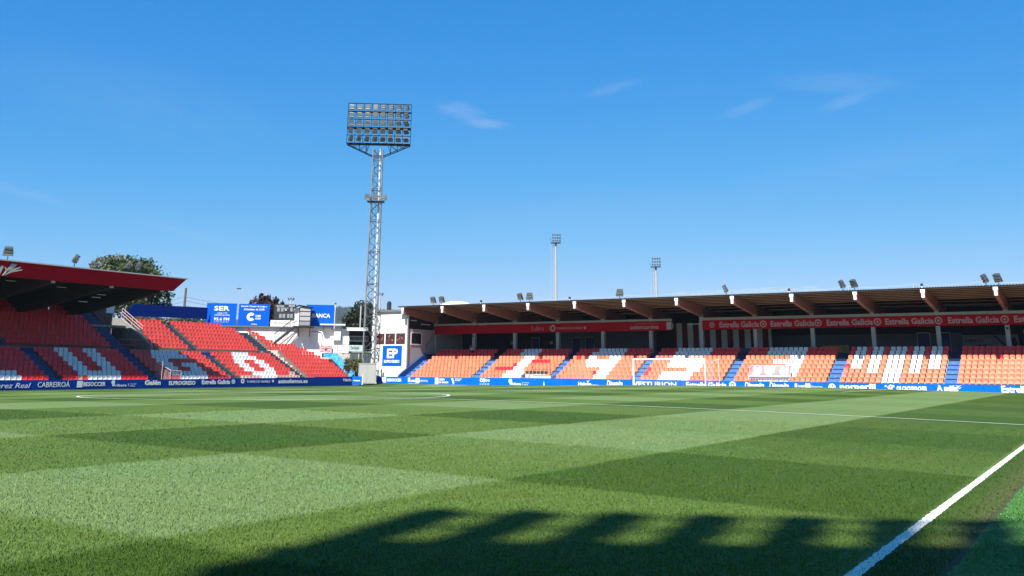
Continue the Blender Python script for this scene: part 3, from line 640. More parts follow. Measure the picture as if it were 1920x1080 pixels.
MB().box(-7.6, -3.0, 106.55, 106.6, ZT+1.25, ZT+2.75).build('sheet', 'print_dark', KB)
text('KNEIPE', KB, -7.4, -5.4, ZT+2.15, ZT+2.5, 106.54, 'print_pink', bold=0.02); text('CLUB', KB, -6.9, -5.6, ZT+1.6, ZT+1.95, 106.54, 'print_white', bold=0.02)

# ---- red banner strips on the columns
def banner(y_l, y_r, label):
    b = empty('stand_banner', label, 'banner', (0, 0, 0), R(-90), None)
    MB().box(-y_l, -y_r, XC-0.32, XC-0.27, 6.06, 7.06).build('strip', 'banner_red', b); return b
def yat(x, y=605, X=100.7): return onX(x, y, X).y
BA = banner(74.1, 41.7, 'red banner strip over the far half of the end stand with small scattered logos')
BB = banner(37.85, -6, 'red banner strip over the near half of the end stand repeating one gothic name')
ydp = XC-0.325
def bt(s, par, xa, xb, z0, z1, **k): text(s, par, -yat(xa), -yat(xb), z0, z1, y=ydp, m='print_pink', **k)
bt('Lubre', BA, 997, 1020, 6.28, 6.86, bold=-0.01); bt('TORRE DE NUÑEZ', BA, 1044, 1092, 6.38, 6.66, bold=0.015)
lg = MB(); disc(lg, -yat(1036.5), 6.53, 0.36, ydp-0.01, ydp, 12, r_in=0.2)
for i in range(8):
    a = i*math.pi/4; lg.box(-yat(1036.5)+0.38*math.cos(a)-0.05, -yat(1036.5)+0.38*math.cos(a)+0.05, ydp-0.01, ydp-0.001, 6.53+0.38*math.sin(a)-0.05, 6.53+0.38*math.sin(a)+0.05)
lg.build('logo', 'print_pink', BA); lg = MB(); disc(lg, -yat(1097), 6.52, 0.17, ydp-0.01, ydp, 12); lg.build('logo', 'print_pink', BA); lg = MB(); disc(lg, -yat(1256), 6.55, 0.42, ydp-0.01, ydp, 16, r_in=0.33)
lg.build('logo', 'print_pink', BA)
bt('colorcursiva', BA, 1181, 1235, 6.24, 6.72, bold=0.02); bt('Destino para tu marca personal', BA, 1193, 1234, 6.78, 6.90)
MB().box(-yat(1259), -yat(1250), ydp-0.03, ydp-0.012, 6.15, 7.0).build('torn_flap', 'column_gray', BA)
lg = MB()
def ring(mb, cx, cz, r):
    disc(mb, cx, cz, r, ydp-0.01, ydp, 20, r_in=r*0.66); disc(mb, cx, cz, r*0.36, ydp-0.01, ydp, 6)
ring(lg, -yat(1335), 6.56, 0.30)
for xa, xb, ra, rb in ((1349, 1423, 1425, 1437), (1445, 1527, 1528, 1540), (1550, 1637, 1639, 1652), (1660, 1751, 1753, 1767), (1778, 1874, 1877, 1892)):
    ym = 0.5*(yat(ra)+yat(rb)); lg.build('logo', 'print_pink', BB); lg = MB(); ring(lg, -ym, 6.56, 0.36); bt('Estrella Galicia', BB, xa, xb, 6.26, 6.86, bold=0.03)
bt('Estrella Galicia', BB, 1902, 2010, 6.26, 6.86, bold=0.03)
lg.build('logo', 'print_pink', BB)

# ---- advertising boards along the end stand (plane X = 93) and along the side stand (plane Y = 77)
def board(par_axis, a, b, top, base, m, label, thick=0.06):
    """par_axis 'X': board in plane X=93 running in -Y; 'Y': plane Y=77 running in +X. a..b local span"""
    o = empty('advertising_board', label, 'advertising board', (0, 0, 0), R(-90) if par_axis == 'X' else 0, 'pitch side advertising boards')
    d = 93.0 if par_axis == 'X' else 77.0
    MB().box(a, b-0.012, d, d+thick, base, top).build('panel', m, o)
    return o
def ux(x): return -onX(x, 712, 92.98).y
def uy(x): return onY(x, 712, 76.98).x
RB = [(706, 757, 'blue corner board with a white square badge beside the white utility cabinet'),
      (757, 808, 'blue board with shield and clover badges, second from the white cabinet'),
      (808, 880, 'blue board with white page badge and slashed shield below the first orange block'),
      (880, 935, 'blue board with round eyes logo and spaced small letters below the first aisle'),
      (935, 1012, 'blue board with white leaf knot and short word below the white numeral one'),
      (1012, 1070, 'nearly blank blue board with one small white sail mark'),
      (1070, 1136, 'blue board with white word ticked by a small bird, left of the goal'),
      (1136, 1183, 'blue board with one white script word, just left of the goal'),
      (1183, 1276, 'blue board with wide spaced white capitals behind the goal'),
      (1276, 1386, 'blue board with white gothic name crossed by the right goal post'),
      (1386, 1484, 'blue board with a white script word printed twice under the hanging fan flag'),
      (1484, 1546, 'blue board with small shield and clover badges right of the fan flag'),
      (1546, 1650, 'blue board with bold white serif word and round monogram'),
      (1650, 1744, 'blue board with white lizard badge and block capitals'),
      (1744, 1848, 'blue board with outlined white word and swoosh below the last aisle'),
      (1848, 1990, 'blue board with white gothic name cut by the right picture edge')]
RBO = []
for i, (a, b, lb) in enumerate(RB):
    top = np.interp((a+b)/2, [706, 1010, 1370, 1740, 1920], [0.84, 0.87, 0.80, 0.74, 0.74])
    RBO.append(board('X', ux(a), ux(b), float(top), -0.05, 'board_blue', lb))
yb = 92.985
def tx(i, s, xa, xb, z0, z1, **k):
    if 'bold' in k: k['bold'] *= 0.85
    text(s, RBO[i], ux(xa), ux(xb), z0, z1, y=yb, **k)
def logo(i, fn, par=None, m='print_white'):
    mb = MB(); fn(mb); mb.build('logo', m, par or RBO[i])
tx(0, 'BESOCCER', 726, 753, 0.28, 0.62, bold=0.05); logo(0, lambda b: b.box(ux(716.5), ux(724), yb-0.008, yb, 0.16, 0.76))
tx(1, 'LUGO', 770, 779, 0.26, 0.52, bold=0.05); tx(1, 'DEPORTES', 787, 802, 0.28, 0.50); tx(1, 'CONCELLO DE LUGO', 765, 786, 0.06, 0.14)
logo(1, lambda b: (b.box(ux(765), ux(769), yb-0.008, yb, 0.28, 0.74), disc(b, ux(781), 0.56, 0.18, yb-0.008, yb, 10), disc(b, ux(784.5), 0.56, 0.18, yb-0.006, yb, 10), disc(b, ux(781), 0.32, 0.18, yb-0.004, yb, 10), disc(b, ux(784.5), 0.32, 0.18, yb-0.002, yb, 10)))
tx(2, 'XUNTA', 823.5, 834, 0.46, 0.70, bold=0.05); tx(2, 'DE GALICIA', 823.5, 841, 0.16, 0.38, bold=0.04); tx(2, 'DEPUTACIÓN', 853, 865.5, 0.60, 0.74, bold=0.03); tx(2, 'DE LUGO', 853, 863, 0.44, 0.56, bold=0.03)
logo(2, lambda b: (b.box(ux(815.5), ux(822), yb-0.008, yb, 0.06, 0.78), b.prism([(ux(846), 0.70), (ux(849), 0.76), (ux(852), 0.2), (ux(850), 0.04)], 'y', yb-0.008, yb)))
tx(3, 'L U G O', 900, 917.5, 0.06, 0.24, bold=0.01)
logo(3, lambda b: (disc(b, ux(902.5), 0.56, 0.21, yb-0.008, yb, 14, r_in=0.10), disc(b, ux(907.5), 0.56, 0.21, yb-0.004, yb, 14, r_in=0.08), disc(b, ux(912.5), 0.54, 0.17, yb-0.008, yb, 4, r_in=0.08), disc(b, ux(916.3), 0.54, 0.17, yb-0.004, yb, 4, r_in=0.08)))
tx(4, 'ribera', 961, 977, 0.08, 0.36, bold=0.05); tx(4, 'Hospital', 982, 991.5, 0.30, 0.40, bold=0.02); tx(4, 'Polusa', 982, 990, 0.10, 0.20, bold=0.02)
logo(4, lambda b: (disc(b, ux(956.8), 0.52, 0.25, yb-0.008, yb, 7), disc(b, ux(958.2), 0.28, 0.2, yb-0.004, yb, 6), b.box(ux(979.3), ux(979.8), yb-0.008, yb, 0.1, 0.42)))
logo(5, lambda b: b.prism([(ux(1018.3), 0.1), (ux(1021.2), 0.1), (ux(1019.8), 0.56)], 'y', yb-0.008, yb))
tx(6, 'Halcón', 1084, 1108.5, 0.12, 0.52, bold=0.05); tx(6, 'viajes', 1109, 1122.5, 0.10, 0.28, bold=0.04)
logo(6, lambda b: b.prism([(ux(1099), 0.66), (ux(1102.5), 0.52), (ux(1107), 0.80), (ux(1102.8), 0.62)], 'y', yb-0.008, yb))
tx(7, 'Dinamita', 1137, 1167, 0.08, 0.72, bold=0.03, shear=0.35)
tx(8, 'VESTURION', 1186, 1268, 0.16, 0.64, bold=0.03)
tx(9, 'Estrella Galicia', 1286, 1362, 0.14, 0.66, bold=0.045); logo(9, lambda b: (disc(b, ux(1373), 0.42, 0.34, yb-0.008, yb, 20, r_in=0.2), disc(b, ux(1373), 0.42, 0.11, yb-0.008, yb, 6)))
tx(10, 'Dinamita', 1395, 1432, 0.1, 0.72, bold=0.03, shear=0.35); tx(10, 'Dinamita', 1441, 1478, 0.1, 0.72, bold=0.03, shear=0.35)
tx(11, 'LUGO', 1496, 1508, 0.26, 0.50, bold=0.05); tx(11, 'Deportes', 1519.5, 1541, 0.26, 0.48); tx(11, 'CONCELLO DE LUGO', 1490, 1518, 0.04, 0.11)
logo(11, lambda b: (b.box(ux(1489.5), ux(1494), yb-0.008, yb, 0.22, 0.64), disc(b, ux(1511.5), 0.53, 0.15, yb-0.008, yb, 10), disc(b, ux(1516), 0.53, 0.15, yb-0.006, yb, 10), disc(b, ux(1511.5), 0.30, 0.15, yb-0.004, yb, 10), disc(b, ux(1516), 0.30, 0.15, yb-0.002, yb, 10)))
tx(12, 'norperfil', 1573.5, 1640.5, 0.06, 0.70, bold=0.045)
logo(12, lambda b: (disc(b, ux(1559), 0.36, 0.32, yb-0.008, yb, 20, r_in=0.24), b.prism([(ux(1555.6), 0.1), (ux(1557.2), 0.1), (ux(1557.2), 0.62), (ux(1555.6), 0.62)], 'y', yb-0.007, yb), b.prism([(ux(1556.2), 0.62), (ux(1558), 0.62), (ux(1562), 0.1), (ux(1560.2), 0.1)], 'y', yb-0.006, yb), b.prism([(ux(1561), 0.1), (ux(1562.4), 0.1), (ux(1562.4), 0.62), (ux(1561), 0.62)], 'y', yb-0.005, yb)))
tx(13, 'OS CACHIVACHES', 1679.5, 1736, 0.14, 0.54, bold=0.07)
logo(13, lambda b: (disc(b, ux(1659.5), 0.52, 0.09, yb-0.008, yb, 8), disc(b, ux(1669), 0.46, 0.19, yb-0.008, yb, 12, r_in=0.07), b.prism([(ux(1661), 0.5), (ux(1666), 0.42), (ux(1666), 0.12), (ux(1663), 0.14), (ux(1664), 0.34)], 'y', yb-0.006, yb), b.prism([(ux(1668), 0.32), (ux(1676), 0.2), (ux(1673), 0.08), (ux(1667), 0.16)], 'y', yb-0.004, yb), disc(b, ux(1674), 0.52, 0.10, yb-0.004, yb, 8)))
tx(14, 'A miña', 1754.5, 1795, 0.16, 0.66, bold=0.06); tx(14, 'PANADERÍA CAFETERÍA', 1754, 1795, 0.04, 0.11, bold=0.02)
logo(14, lambda b: (b.prism([(ux(1790), 0.70), (ux(1795), 0.60), (ux(1802), 0.68), (ux(1795), 0.50)], 'y', yb-0.008, yb), b.prism([(ux(1792), 0.58), (ux(1797), 0.44), (ux(1802), 0.54), (ux(1797), 0.36)], 'y', yb-0.008, yb)))
tx(15, 'Estrella Galicia', 1875.5, 1980, 0.1, 0.68, bold=0.045)

LB = [(-90, 66, 'dark blue board with white italic serif name cut by the left picture edge'),
      (66, 138, 'dark blue board with white humanist capitals and an accent, second from the left edge'),
      (138, 203, 'dark blue board with white square badge and rounded capitals below the white letter U'),
      (203, 262, 'dark blue board with grey leaf knot and short lowercase word'),
      (262, 309, 'dark blue board with one bold white word below the side stand stairway railing'),
      (309, 373, 'dark blue board with white condensed capitals below the white letter G'),
      (373, 446, 'dark blue board with white gothic name and star ring below the second aisle'),
      (446, 518, 'dark blue board with white crest and small capitals below the white letter O'),
      (518, 590, 'dark blue board with a white web address'),
      (590, 662, 'mostly blank dark blue board beside the far corner, a word at its end')]
LBO = []
for a, b, lb in LB:
    top = np.interp((a+b)/2, [0, 320, 510, 660], [0.62, 0.62, 0.72, 0.84])
    LBO.append(board('Y', uy(a), uy(b), float(top), -0.3, 'board_blue_shaded', lb))
yl_ = 76.985
def tl(i, s, xa, xb, z0, z1, **k): text(s, LBO[i], uy(xa), uy(xb), z0, z1, y=yl_, **k)
def ll(i, fn): mb = MB(); fn(mb); mb.build('logo', 'print_white', LBO[i])
tl(0, 'Álvarez Real', -28, 59, -0.02, 0.50, shear=0.25); tl(1, 'CABREIROÁ', 72, 132, 0.02, 0.56)
ll(2, lambda b: disc(b, uy(150.5), 0.25, 0.40, yl_-0.008, yl_, 4, r_in=0.13) if 0 else b.box(uy(145.5), uy(156), yl_-0.008, yl_, -0.02, 0.52)); tl(2, 'BESOCCER', 157.5, 199, 0.06, 0.42, bold=0.02)
tl(3, 'ribera', 218, 238.5, 0.0, 0.24, bold=0.01); tl(3, 'Hospital', 245.5, 256, 0.16, 0.26); tl(3, 'Polusa', 245, 254.5, 0.0, 0.1)
ll(3, lambda b: (disc(b, uy(213), 0.38, 0.20, yl_-0.008, yl_, 7), disc(b, uy(214), 0.18, 0.16, yl_-0.004, yl_, 6), b.box(uy(241.5), uy(242), yl_-0.008, yl_, 0.02, 0.28)))
tl(4, 'Galén', 272, 302, 0.10, 0.56, bold=0.045); tl(5, 'ELPROGRESO', 317.5, 367, 0.08, 0.46, bold=0.035)
tl(6, 'Estrella Galicia', 379, 432, 0.12, 0.56, bold=0.03); ll(6, lambda b: (disc(b, uy(438), 0.36, 0.22, yl_-0.008, yl_, 18, r_in=0.14), disc(b, uy(438), 0.36, 0.08, yl_-0.008, yl_, 6)))
tl(7, 'TORRE DE NUÑEZ', 463, 507, 0.22, 0.50, bold=0.0)
ll(7, lambda b: (disc(b, uy(455.3), 0.40, 0.25, yl_-0.008, yl_, 8, r_in=0.10), disc(b, uy(512), 0.38, 0.14, yl_-0.008, yl_, 10)))
tl(8, 'autoslemos.es', 522, 577, 0.14, 0.58, bold=0.03); tl(9, 'Halcón', 644, 659, 0.28, 0.62, bold=0.02)
# short return board that turns the corner
RT = empty('advertising_board', 'short bright blue board turning the far corner in front of the cyan tarpaulin', 'advertising board', (uy(660.5), 77.0, 0), R(-58), 'pitch side advertising boards')
MB().box(0, 1.15, 0, 0.05, -0.1, 0.86).build('panel', 'board_blue', RT); text('viajes', RT, 0.1, 0.95, 0.26, 0.46, y=-0.012, bold=0.05)
MB().box(1.16, 1.26, -0.02, 0.07, -0.1, 0.95).build('post', 'white_paint', RT)

# ================================================================== GOAL
G = empty('goal', 'white football goal with box net standing in front of the orange seats', 'goal', (XG, YC, float(zs(XG, YC))-0.02))
hy = 3.72
MB().tube((0, hy, 0), (0, hy, 2.50), 0.06, 10).build('post', 'goal_white', G); MB().tube((0, -hy, 0), (0, -hy, 2.50), 0.06, 10).build('post', 'goal_white', G)
MB().tube((0, hy, 2.5), (0, -hy, 2.5), 0.065, 10).build('crossbar', 'goal_white', G)
zb = -0.25
for s in (1, -1): MB().tube((2.6, (5.05 if s > 0 else -4.15), zb), (2.6, (5.05 if s > 0 else -4.15), 2.55), 0.022, 6).build('net_pole', 'goal_white', G)
mb = MB()
def nl(p, q, r=0.0035): mb.tube(p, q, r, 3, caps=False)
for i in range(0, 38):
    y = -hy+i*0.2; nl((2.3, y, zb), (2.3, y, 2.35)); nl((0, y, 2.5), (2.3, y, 2.35))
for i in range(0, 13):
    z = zb+i*0.2; nl((2.3, -hy, z), (2.3, hy, z)); nl((0.0, hy, z), (2.3, hy, z)); nl((0.0, -hy, z), (2.3, -hy, z))
for i in range(0, 12):
    x = i*0.2; nl((x, -hy, 2.5-x*0.065), (x, hy, 2.5-x*0.065)); nl((x, hy, 0), (x, hy, 2.5-x*0.065)); nl((x, -hy, 0), (x, -hy, 2.5-x*0.065))
for s in (1, -1): nl((2.3, s*hy, 2.35), (2.6, (5.05 if s > 0 else -4.15), 2.55), 0.01)
mb.build('net', 'goal_white', G, kind='stuff')

# ================================================================== SIDE GRANDSTAND (left)
SS = empty('side_grandstand', 'two tier stand across the pitch with red seats, white letters and red fascia', 'grandstand')
FY, Z0L = 78.4, 0.17
XS0, XS1 = 28.0, 91.2
mb = MB(); mb.box(XS0, XS1, FY-0.75, FY-0.42, -0.22, Z0L-0.02)
for k in range(7): mb.box(XS0, 82.4, FY-0.42+0.8*k, FY-0.42+0.8*(k+1), -0.22, Z0L+RISE*k)
mb.box(XS0, 82.4, FY-0.42+5.6, 85.3, -0.22, Z0L+RISE*6+0.12)
mb.build('lower_terrace', 'concrete', SS)
mb = MB(); mb.box(XS0, 66.6, 85.3, 85.7, -0.22, 3.36); mb.box(67.0, 84.2, 85.3, 85.7, -0.22, 3.36); mb.build('walkway_wall', 'blue_wall', SS)
ls = [(41.1, 42.38), (51.3, 52.55), (61.47, 62.75), (71.67, 72.93), (81.82, 83.06)]
def flight(x0, x1, y0, z0, n, tread, rise, m, nm='stairway'):
    mb = MB()
    for k in range(n):
        for h in range(2):
            ya = y0+tread*k+tread/2*h; z1 = z0+rise*k+rise/2*h
            mb.box(x0, x1, ya-0.22, ya+0.20, z1-0.24, z1+0.03, 0); mb.box(x0, x1, ya-0.228, ya-0.222, z1-0.235, z1-0.12, 1)
            mb.box((x0+x1)/2-0.06, (x0+x1)/2+0.06, ya-0.1, ya+0.02, z1+0.03, z1+0.036, 2) if h == 0 else None
    mb.build(nm, [m, 'print_dark', 'print_white'], SS)
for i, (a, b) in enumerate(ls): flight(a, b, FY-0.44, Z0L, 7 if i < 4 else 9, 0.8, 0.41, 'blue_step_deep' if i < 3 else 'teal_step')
def sect(pat, n=18):
    out = {}
    for r_, spans in pat.items(): out[r_] = [(a, b, W) for a, b in spans]
    return out
LS = [
 (32.0, 41.1, 18, {}),
 (42.38, 51.3, 18, sect({1: [(3, 13)], 0: [(4, 13)], 2: [(3, 6)], 3: [(3, 6)], 4: [(3, 6)], 5: [(3, 6)], 6: [(3, 6)]})),
 (52.55, 61.47, 18, sect({6: [(4, 7), (10, 13)], 5: [(4, 7), (10, 13)], 4: [(4, 7), (10, 13)], 3: [(4, 7), (10, 13)], 2: [(4, 7), (10, 13)], 1: [(4, 13)], 0: [(5, 12)]})),
 (62.75, 71.67, 18, sect({6: [(5, 12)], 5: [(4, 13)], 4: [(4, 7)], 3: [(4, 7), (9, 13)], 2: [(4, 7), (10, 13)], 1: [(4, 13)], 0: [(5, 12)]})),
 (72.93, 81.82, 18, sect({6: [(6, 11)], 5: [(5, 12)], 4: [(4, 7), (10, 13)], 3: [(4, 7), (10, 13)], 2: [(4, 7), (10, 13)], 1: [(5, 12)], 0: [(6, 11)]}))]
seats = []
for xl, xr, n, pat in LS:
    sp = (xr-xl)/n
    for k in range(7):
        for i in range(n):
            kd = 'coral' if xl > 62 else 'red'
            if xl > 72 and k == 0: kd = 'pale_pink'
            if xl > 72 and k == 1 and i > 15: kd = 'pale_pink'
            for a, b, c in pat.get(k, []):
                if a <= i < b: kd = c
            if xl == 52.55 and k == 0 and i == 3: kd = 'pale_pink'
            if 62 < xl < 63 and k < 2 and i < 1: continue
            seats.append((xl+sp*(i+0.5), FY-0.05+0.8*k, Z0L+RISE*k, kd))
# corner block beyond the last aisle
corner_rows = [(83.1, 90.3), (83.2, 90.3), (83.2, 90.3), (83.2, 90.35), (83.4, 90.35), (83.4, 89.7), (83.6, 89.4), (83.6, 88.9), (84.1, 88.0)]
mb = MB()
for k, (a, b) in enumerate(corner_rows):
    z = 0.30+0.435*k; ya = FY-0.42+0.8*k
    mb.box(a-0.12, b+0.15, ya, ya+0.8+(0.0 if k < 8 else 1.2), -0.22, z)
    n = int((b-a)/0.4956)
    for i in range(n): seats.append((a+0.25+0.4956*i, FY-0.05+0.8*k, z, 'coral'))
mb.build('corner_terrace', 'pale_riser', SS)
# upper tier
UZ, UY = 3.36, 86.0
upper = [(32.0, 50.3, 9, 36, 'red'), (51.5, 62.45, 10, 22, 'red'), (67.5, 72.2, 7, 9, 'coral'), (73.4, 82.36, 7, 18, 'coral')]
for xl, xr, nr, n, kd in upper:
    sp = (xr-xl)/n
    mb = MB()
    for k in range(nr): mb.box(xl-0.3, xr+0.2, UY-0.42+0.8*k, UY+0.38+0.8*k, 2.2, UZ+0.45*k)
    mb.build('upper_terrace', 'concrete', SS)
    for k in range(nr):
        for i in range(n):
            x = xl+sp*(i+0.5)
            if xl == 67.5 and x < 67.5+0.23*k: continue
            if xl == 73.4 and k == 6 and i > 14: continue
            seats.append((x, UY-0.05+0.8*k, UZ+0.45*k, kd))
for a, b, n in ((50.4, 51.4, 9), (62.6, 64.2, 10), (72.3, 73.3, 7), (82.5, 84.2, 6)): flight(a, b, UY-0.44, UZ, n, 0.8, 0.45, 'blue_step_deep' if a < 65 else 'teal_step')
for k, (a, n) in enumerate(((84.3, 3), (84.4, 4), (84.4, 4), (84.4, 3), (84.4, 3), (84.3, 2))):
    MB().box(a-0.1, a+n*0.5+0.1, UY-0.42+0.8*k, UY+0.38+0.8*k, 2.2, UZ+0.45*k).build('side_terrace', 'pale_riser', SS)
    for i in range(n): seats.append((a+0.25+0.4956*i, UY-0.05+0.8*k, UZ+0.45*k, 'coral'))
place_seats(SS, seats)
# vomitory side wall, landing, rails
mb = MB(); mb.prism([(85.35, 2.8), (85.35, 3.9), (86.6, 4.6), (90.6, 6.75), (92.0, 6.9), (92.0, 2.8)], 'x', 66.75, 67.1); mb.build('vomitory_wall', 'concrete', SS)
MB().box(62.4, 66.9, 89.6, 92.6, 5.75, 6.0).build('landing', 'concrete', SS)
MB().box(61.2, 66.7, 93.2, 93.5, 2.8, 8.1).build('rear_wall', 'stand_dark', SS)  # concrete wall coloured dark to carry the roof's shade
def rail(par, pts, zt, m, bars=3, r=0.028, posts=True, nm='railing'):
    mb = MB()
    for a, b in zip(pts[:-1], pts[1:]):
        a, b = Vector(a), Vector(b)
        for i in range(bars): h = Vector((0, 0, zt*(i+1)/bars)); mb.tube(a+h, b+h, r, 5)
        if posts:
            n = max(1, int((b-a).length/1.5))
            for i in range(n+1): p = a.lerp(b, i/n); mb.tube(p, p+Vector((0, 0, zt)), r, 5)
    return mb.build(nm, m, par)
rail(SS, [(67.0, 87.2, 5.0), (67.0, 90.9, 6.95)], 0.95, 'rail_pink', 3)
rail(SS, [(66.8, 85.5, 3.4), (63.0, 85.5, 3.4)], 1.05, 'rail_red', 2)
rail(SS, [(64.4, 85.6, 3.3), (64.4, 92.4, 6.8)], 1.0, 'steel_dark', 2)
# slatted red gate at the foot of the second aisle
mb = MB()
p0 = onY(306, 708, 77.9); 
for i in range(9):
    z = 0.15+i*0.13; mb.tube((63.5, 77.85, z), (62.85, 79.3, z+0.75), 0.018, 4)
mb.tube((63.5, 77.85, 0.1), (63.5, 77.85, 1.45), 0.03, 5); mb.tube((63.5, 77.85, 1.45), (62.85, 79.3, 2.2), 0.03, 5)
mb.tube((63.5, 77.85, 1.4), (64.75, 77.85, 1.4), 0.03, 5); mb.tube((64.75, 77.85, 0.1), (64.75, 77.85, 1.4), 0.03, 5)
for i in range(9): mb.tube((63.5+i*0.14, 77.86, 0.1), (63.5+i*0.14, 77.86, 1.4), 0.012, 4)
mb.tube((62.6, 78.0, 0.1), (62.6, 78.0, 2.3), 0.03, 5)
mb.build('gate_railing', 'rail_pink', SS)
# roof: fascia, soffit, beams, rear wall
ZF0, ZF1 = 8.90, 10.15
mb = MB()
mb.hexa([(20, 77.3, ZF0), (62.45, 77.3, ZF0), (62.45, 77.5, ZF0), (20, 77.5, ZF0), (20, 77.2, ZF1), (63.85, 77.2, ZF1), (63.85, 77.5, ZF1), (20, 77.5, ZF1)])
fs = mb.build('fascia', 'fascia_red', SS)
MB().box(20, 63.95, 77.1, 77.55, ZF1+0.002, ZF1+0.10).build('edge_trim', 'fascia_edge', fs)
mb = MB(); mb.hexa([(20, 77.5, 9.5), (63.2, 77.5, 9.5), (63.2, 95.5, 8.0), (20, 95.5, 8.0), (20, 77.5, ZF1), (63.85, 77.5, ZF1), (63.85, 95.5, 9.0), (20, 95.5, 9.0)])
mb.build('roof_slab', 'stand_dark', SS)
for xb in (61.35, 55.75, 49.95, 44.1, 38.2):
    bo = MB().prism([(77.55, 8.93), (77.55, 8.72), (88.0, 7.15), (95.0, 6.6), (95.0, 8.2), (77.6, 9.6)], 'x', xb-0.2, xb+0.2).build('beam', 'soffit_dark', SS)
    MB().box(xb-0.2, xb+0.2, 77.5, 77.545, 8.72, 8.895).build('end_cap', 'fascia_edge', bo)
    MB().box(xb-0.3, xb+0.3, 94.8, 95.3, 2.2, 6.6).build('column', 'stand_gray', SS)
MB().box(20, 61.0, 95.5, 95.8, 2.2, 8.2).build('rear_wall', 'stand_dark', SS)
for x_, y_, w_ in ((0, 527, 70), (95, 539, 11), (170, 553, 12), (160, 558, 8), (135, 566, 8), (235, 545, 14)):
    p = onY(x_+20, y_, 82); MB().box(p.x-0.4, p.x+0.5, 82, 82.12, p.z, p.z+0.05).build('light_tube', 'tube_light', SS)
# white club crest drawn on the fascia, at the left edge
mb = MB()
def fa(x, y): p = onY(x, y, 77.24); return (p.x, p.z)
for pts in ([(-8, 515), (3, 497), (6, 500), (-2, 516)], [(3, 517), (22, 494), (24, 496), (8, 514)], [(24, 495), (31, 496), (28, 500), (14, 509)], [(6, 517), (18, 508), (42, 505), (40, 507), (20, 511)], [(18, 506), (38, 500), (39, 502), (20, 509)], [(-14, 506), (-4, 498), (-2, 500), (-12, 509)], [(10, 500), (13, 508), (11, 509), (8, 501)]):
    q = [fa(*p) for p in pts]; mb.prism(q, 'y', 77.17, 77.23)
mb.build('crest_drawing', 'fascia_edge', fs)
# blue wind screen on posts behind the upper seats
WS = empty('wind_screen', 'long plain dark blue screen raised on thin posts behind the open upper seats', 'screen')
mb = MB(); mb.hexa([(69.2, 93.5, 7.28), (80.9, 93.5, 7.45), (80.9, 93.56, 7.45), (69.2, 93.56, 7.28), (70.3, 93.5, 8.62), (80.9, 93.5, 8.82), (80.9, 93.56, 8.82), (70.3, 93.56, 8.62)]); mb.build('sheet', 'strip_blue', WS)
mb = MB()
for i in range(9): x = 69.4+i*1.42; MB().box(x-0.035, x+0.035, 93.57, 93.64, 3.0, 8.3).build('post', 'galvanised', WS)
MB().box(68.8, 81.0, 93.57, 93.63, 7.2, 7.26).build('rail', 'galvanised', WS)
rw = MB().box(67.1, 83.6, 92.05, 92.3, -0.2, 6.45).build('upper_parapet', 'concrete', SS)

# ================================================================== CORNER WALL and everything on it
WU = Vector((0.68, -0.733)); WA = math.atan2(WU.y, WU.x)
WO = Vector((84.0, 91.0, 0))
CW = empty('corner_wall', 'worn white rear wall with grey coping behind the far corner seats', 'wall', WO, WA)
WM = CW.matrix_basis.copy(); 
WM = Matrix.Translation(WO) @ Matrix.Rotation(WA, 4, 'Z'); WI = WM.inverted()
def onW(x, y, off=0.0):
    """pixel -> local wall coordinates (s along wall, off towards the pitch, z)"""
    d = ray(x, y); ld = WI.to_3x3() @ d; lc = WI @ CAM; t = (-off-lc.y)/ld.y; p = lc+ld*t; return p.x, p.z
MB().box(-0.9, 3.3, 0, 0.3, -0.2, 6.6).build('wall_panel', 'white_wall', CW); MB().box(3.31, 8.6, 0, 0.3, -0.2, 6.6).build('wall_panel', 'white_wall_worn', CW)
MB().box(8.61, 13.2, 0, 0.3, 2.0, 6.55).build('wall_panel', 'white_wall_worn', CW)
MB().box(-4.6, 8.9, -0.35, 0.32, 6.602, 6.72).build('coping', 'concrete_dark', CW)
MB().box(-4.8, -0.92, 0, 0.3, 5.0, 6.6).build('wall_panel', 'white_wall', CW)
mb = MB()
pts = [(8.5, 6.15), (9.6, 6.15), (9.9, 5.9), (9.9, 4.5), (10.2, 4.3)]
for a, b in zip(pts[:-1], pts[1:]): mb.tube((a[0], -0.06, a[1]), (b[0], -0.06, b[1]), 0.045, 6)
mb.build('pipe', 'galvanised', CW)
MB().box(13.3, 15.6, 0.1, 0.4, 4.9, 6.5).build('dark_bay', 'stand_dark', CW)

def billboard(x0, x1, yt, ybm, label, m='billboard_blue', off=0.05):
    s0, zt = onW(x0, yt, off); s1, _ = onW(x1, yt, off); _, z0 = onW((x0+x1)/2, ybm, off)
    o = empty('billboard', label, 'billboard', (0, 0, 0), 0, 'blue billboards above the corner wall'); o.matrix_basis = WM
    MB().box(s0, s1, -off, -off+0.08, z0, zt).build('panel', m, o)
    MB().box(s0+0.3, s0+0.4, -off+0.09, -off+0.19, z0-0.1, zt-0.1).build('support', 'galvanised', o); MB().box(s1-0.4, s1-0.3, -off+0.09, -off+0.19, z0-0.1, zt-0.1).build('support', 'galvanised', o)
    return o
def bw(o, s, x0, x1, y0, y1, off=0.055, **k):
    a, zt = onW(x0, y0, off); b, _ = onW(x1, y0, off); _, zb_ = onW((x0+x1)/2, y1, off)
    text(s, o, a, b, zb_, zt, y=-off-0.006, **k)
b1 = billboard(388.5, 445, 568, 610, 'blue radio billboard with three rounded capitals above a frequency number')
bw(b1, 'SER', 402, 431, 573.5, 582.5, bold=0.025); bw(b1, 'Desde 1933', 408, 426, 585.5, 588, bold=0.01); bw(b1, 'A RADIO de LUGO', 402, 431, 589, 592, bold=0.01)
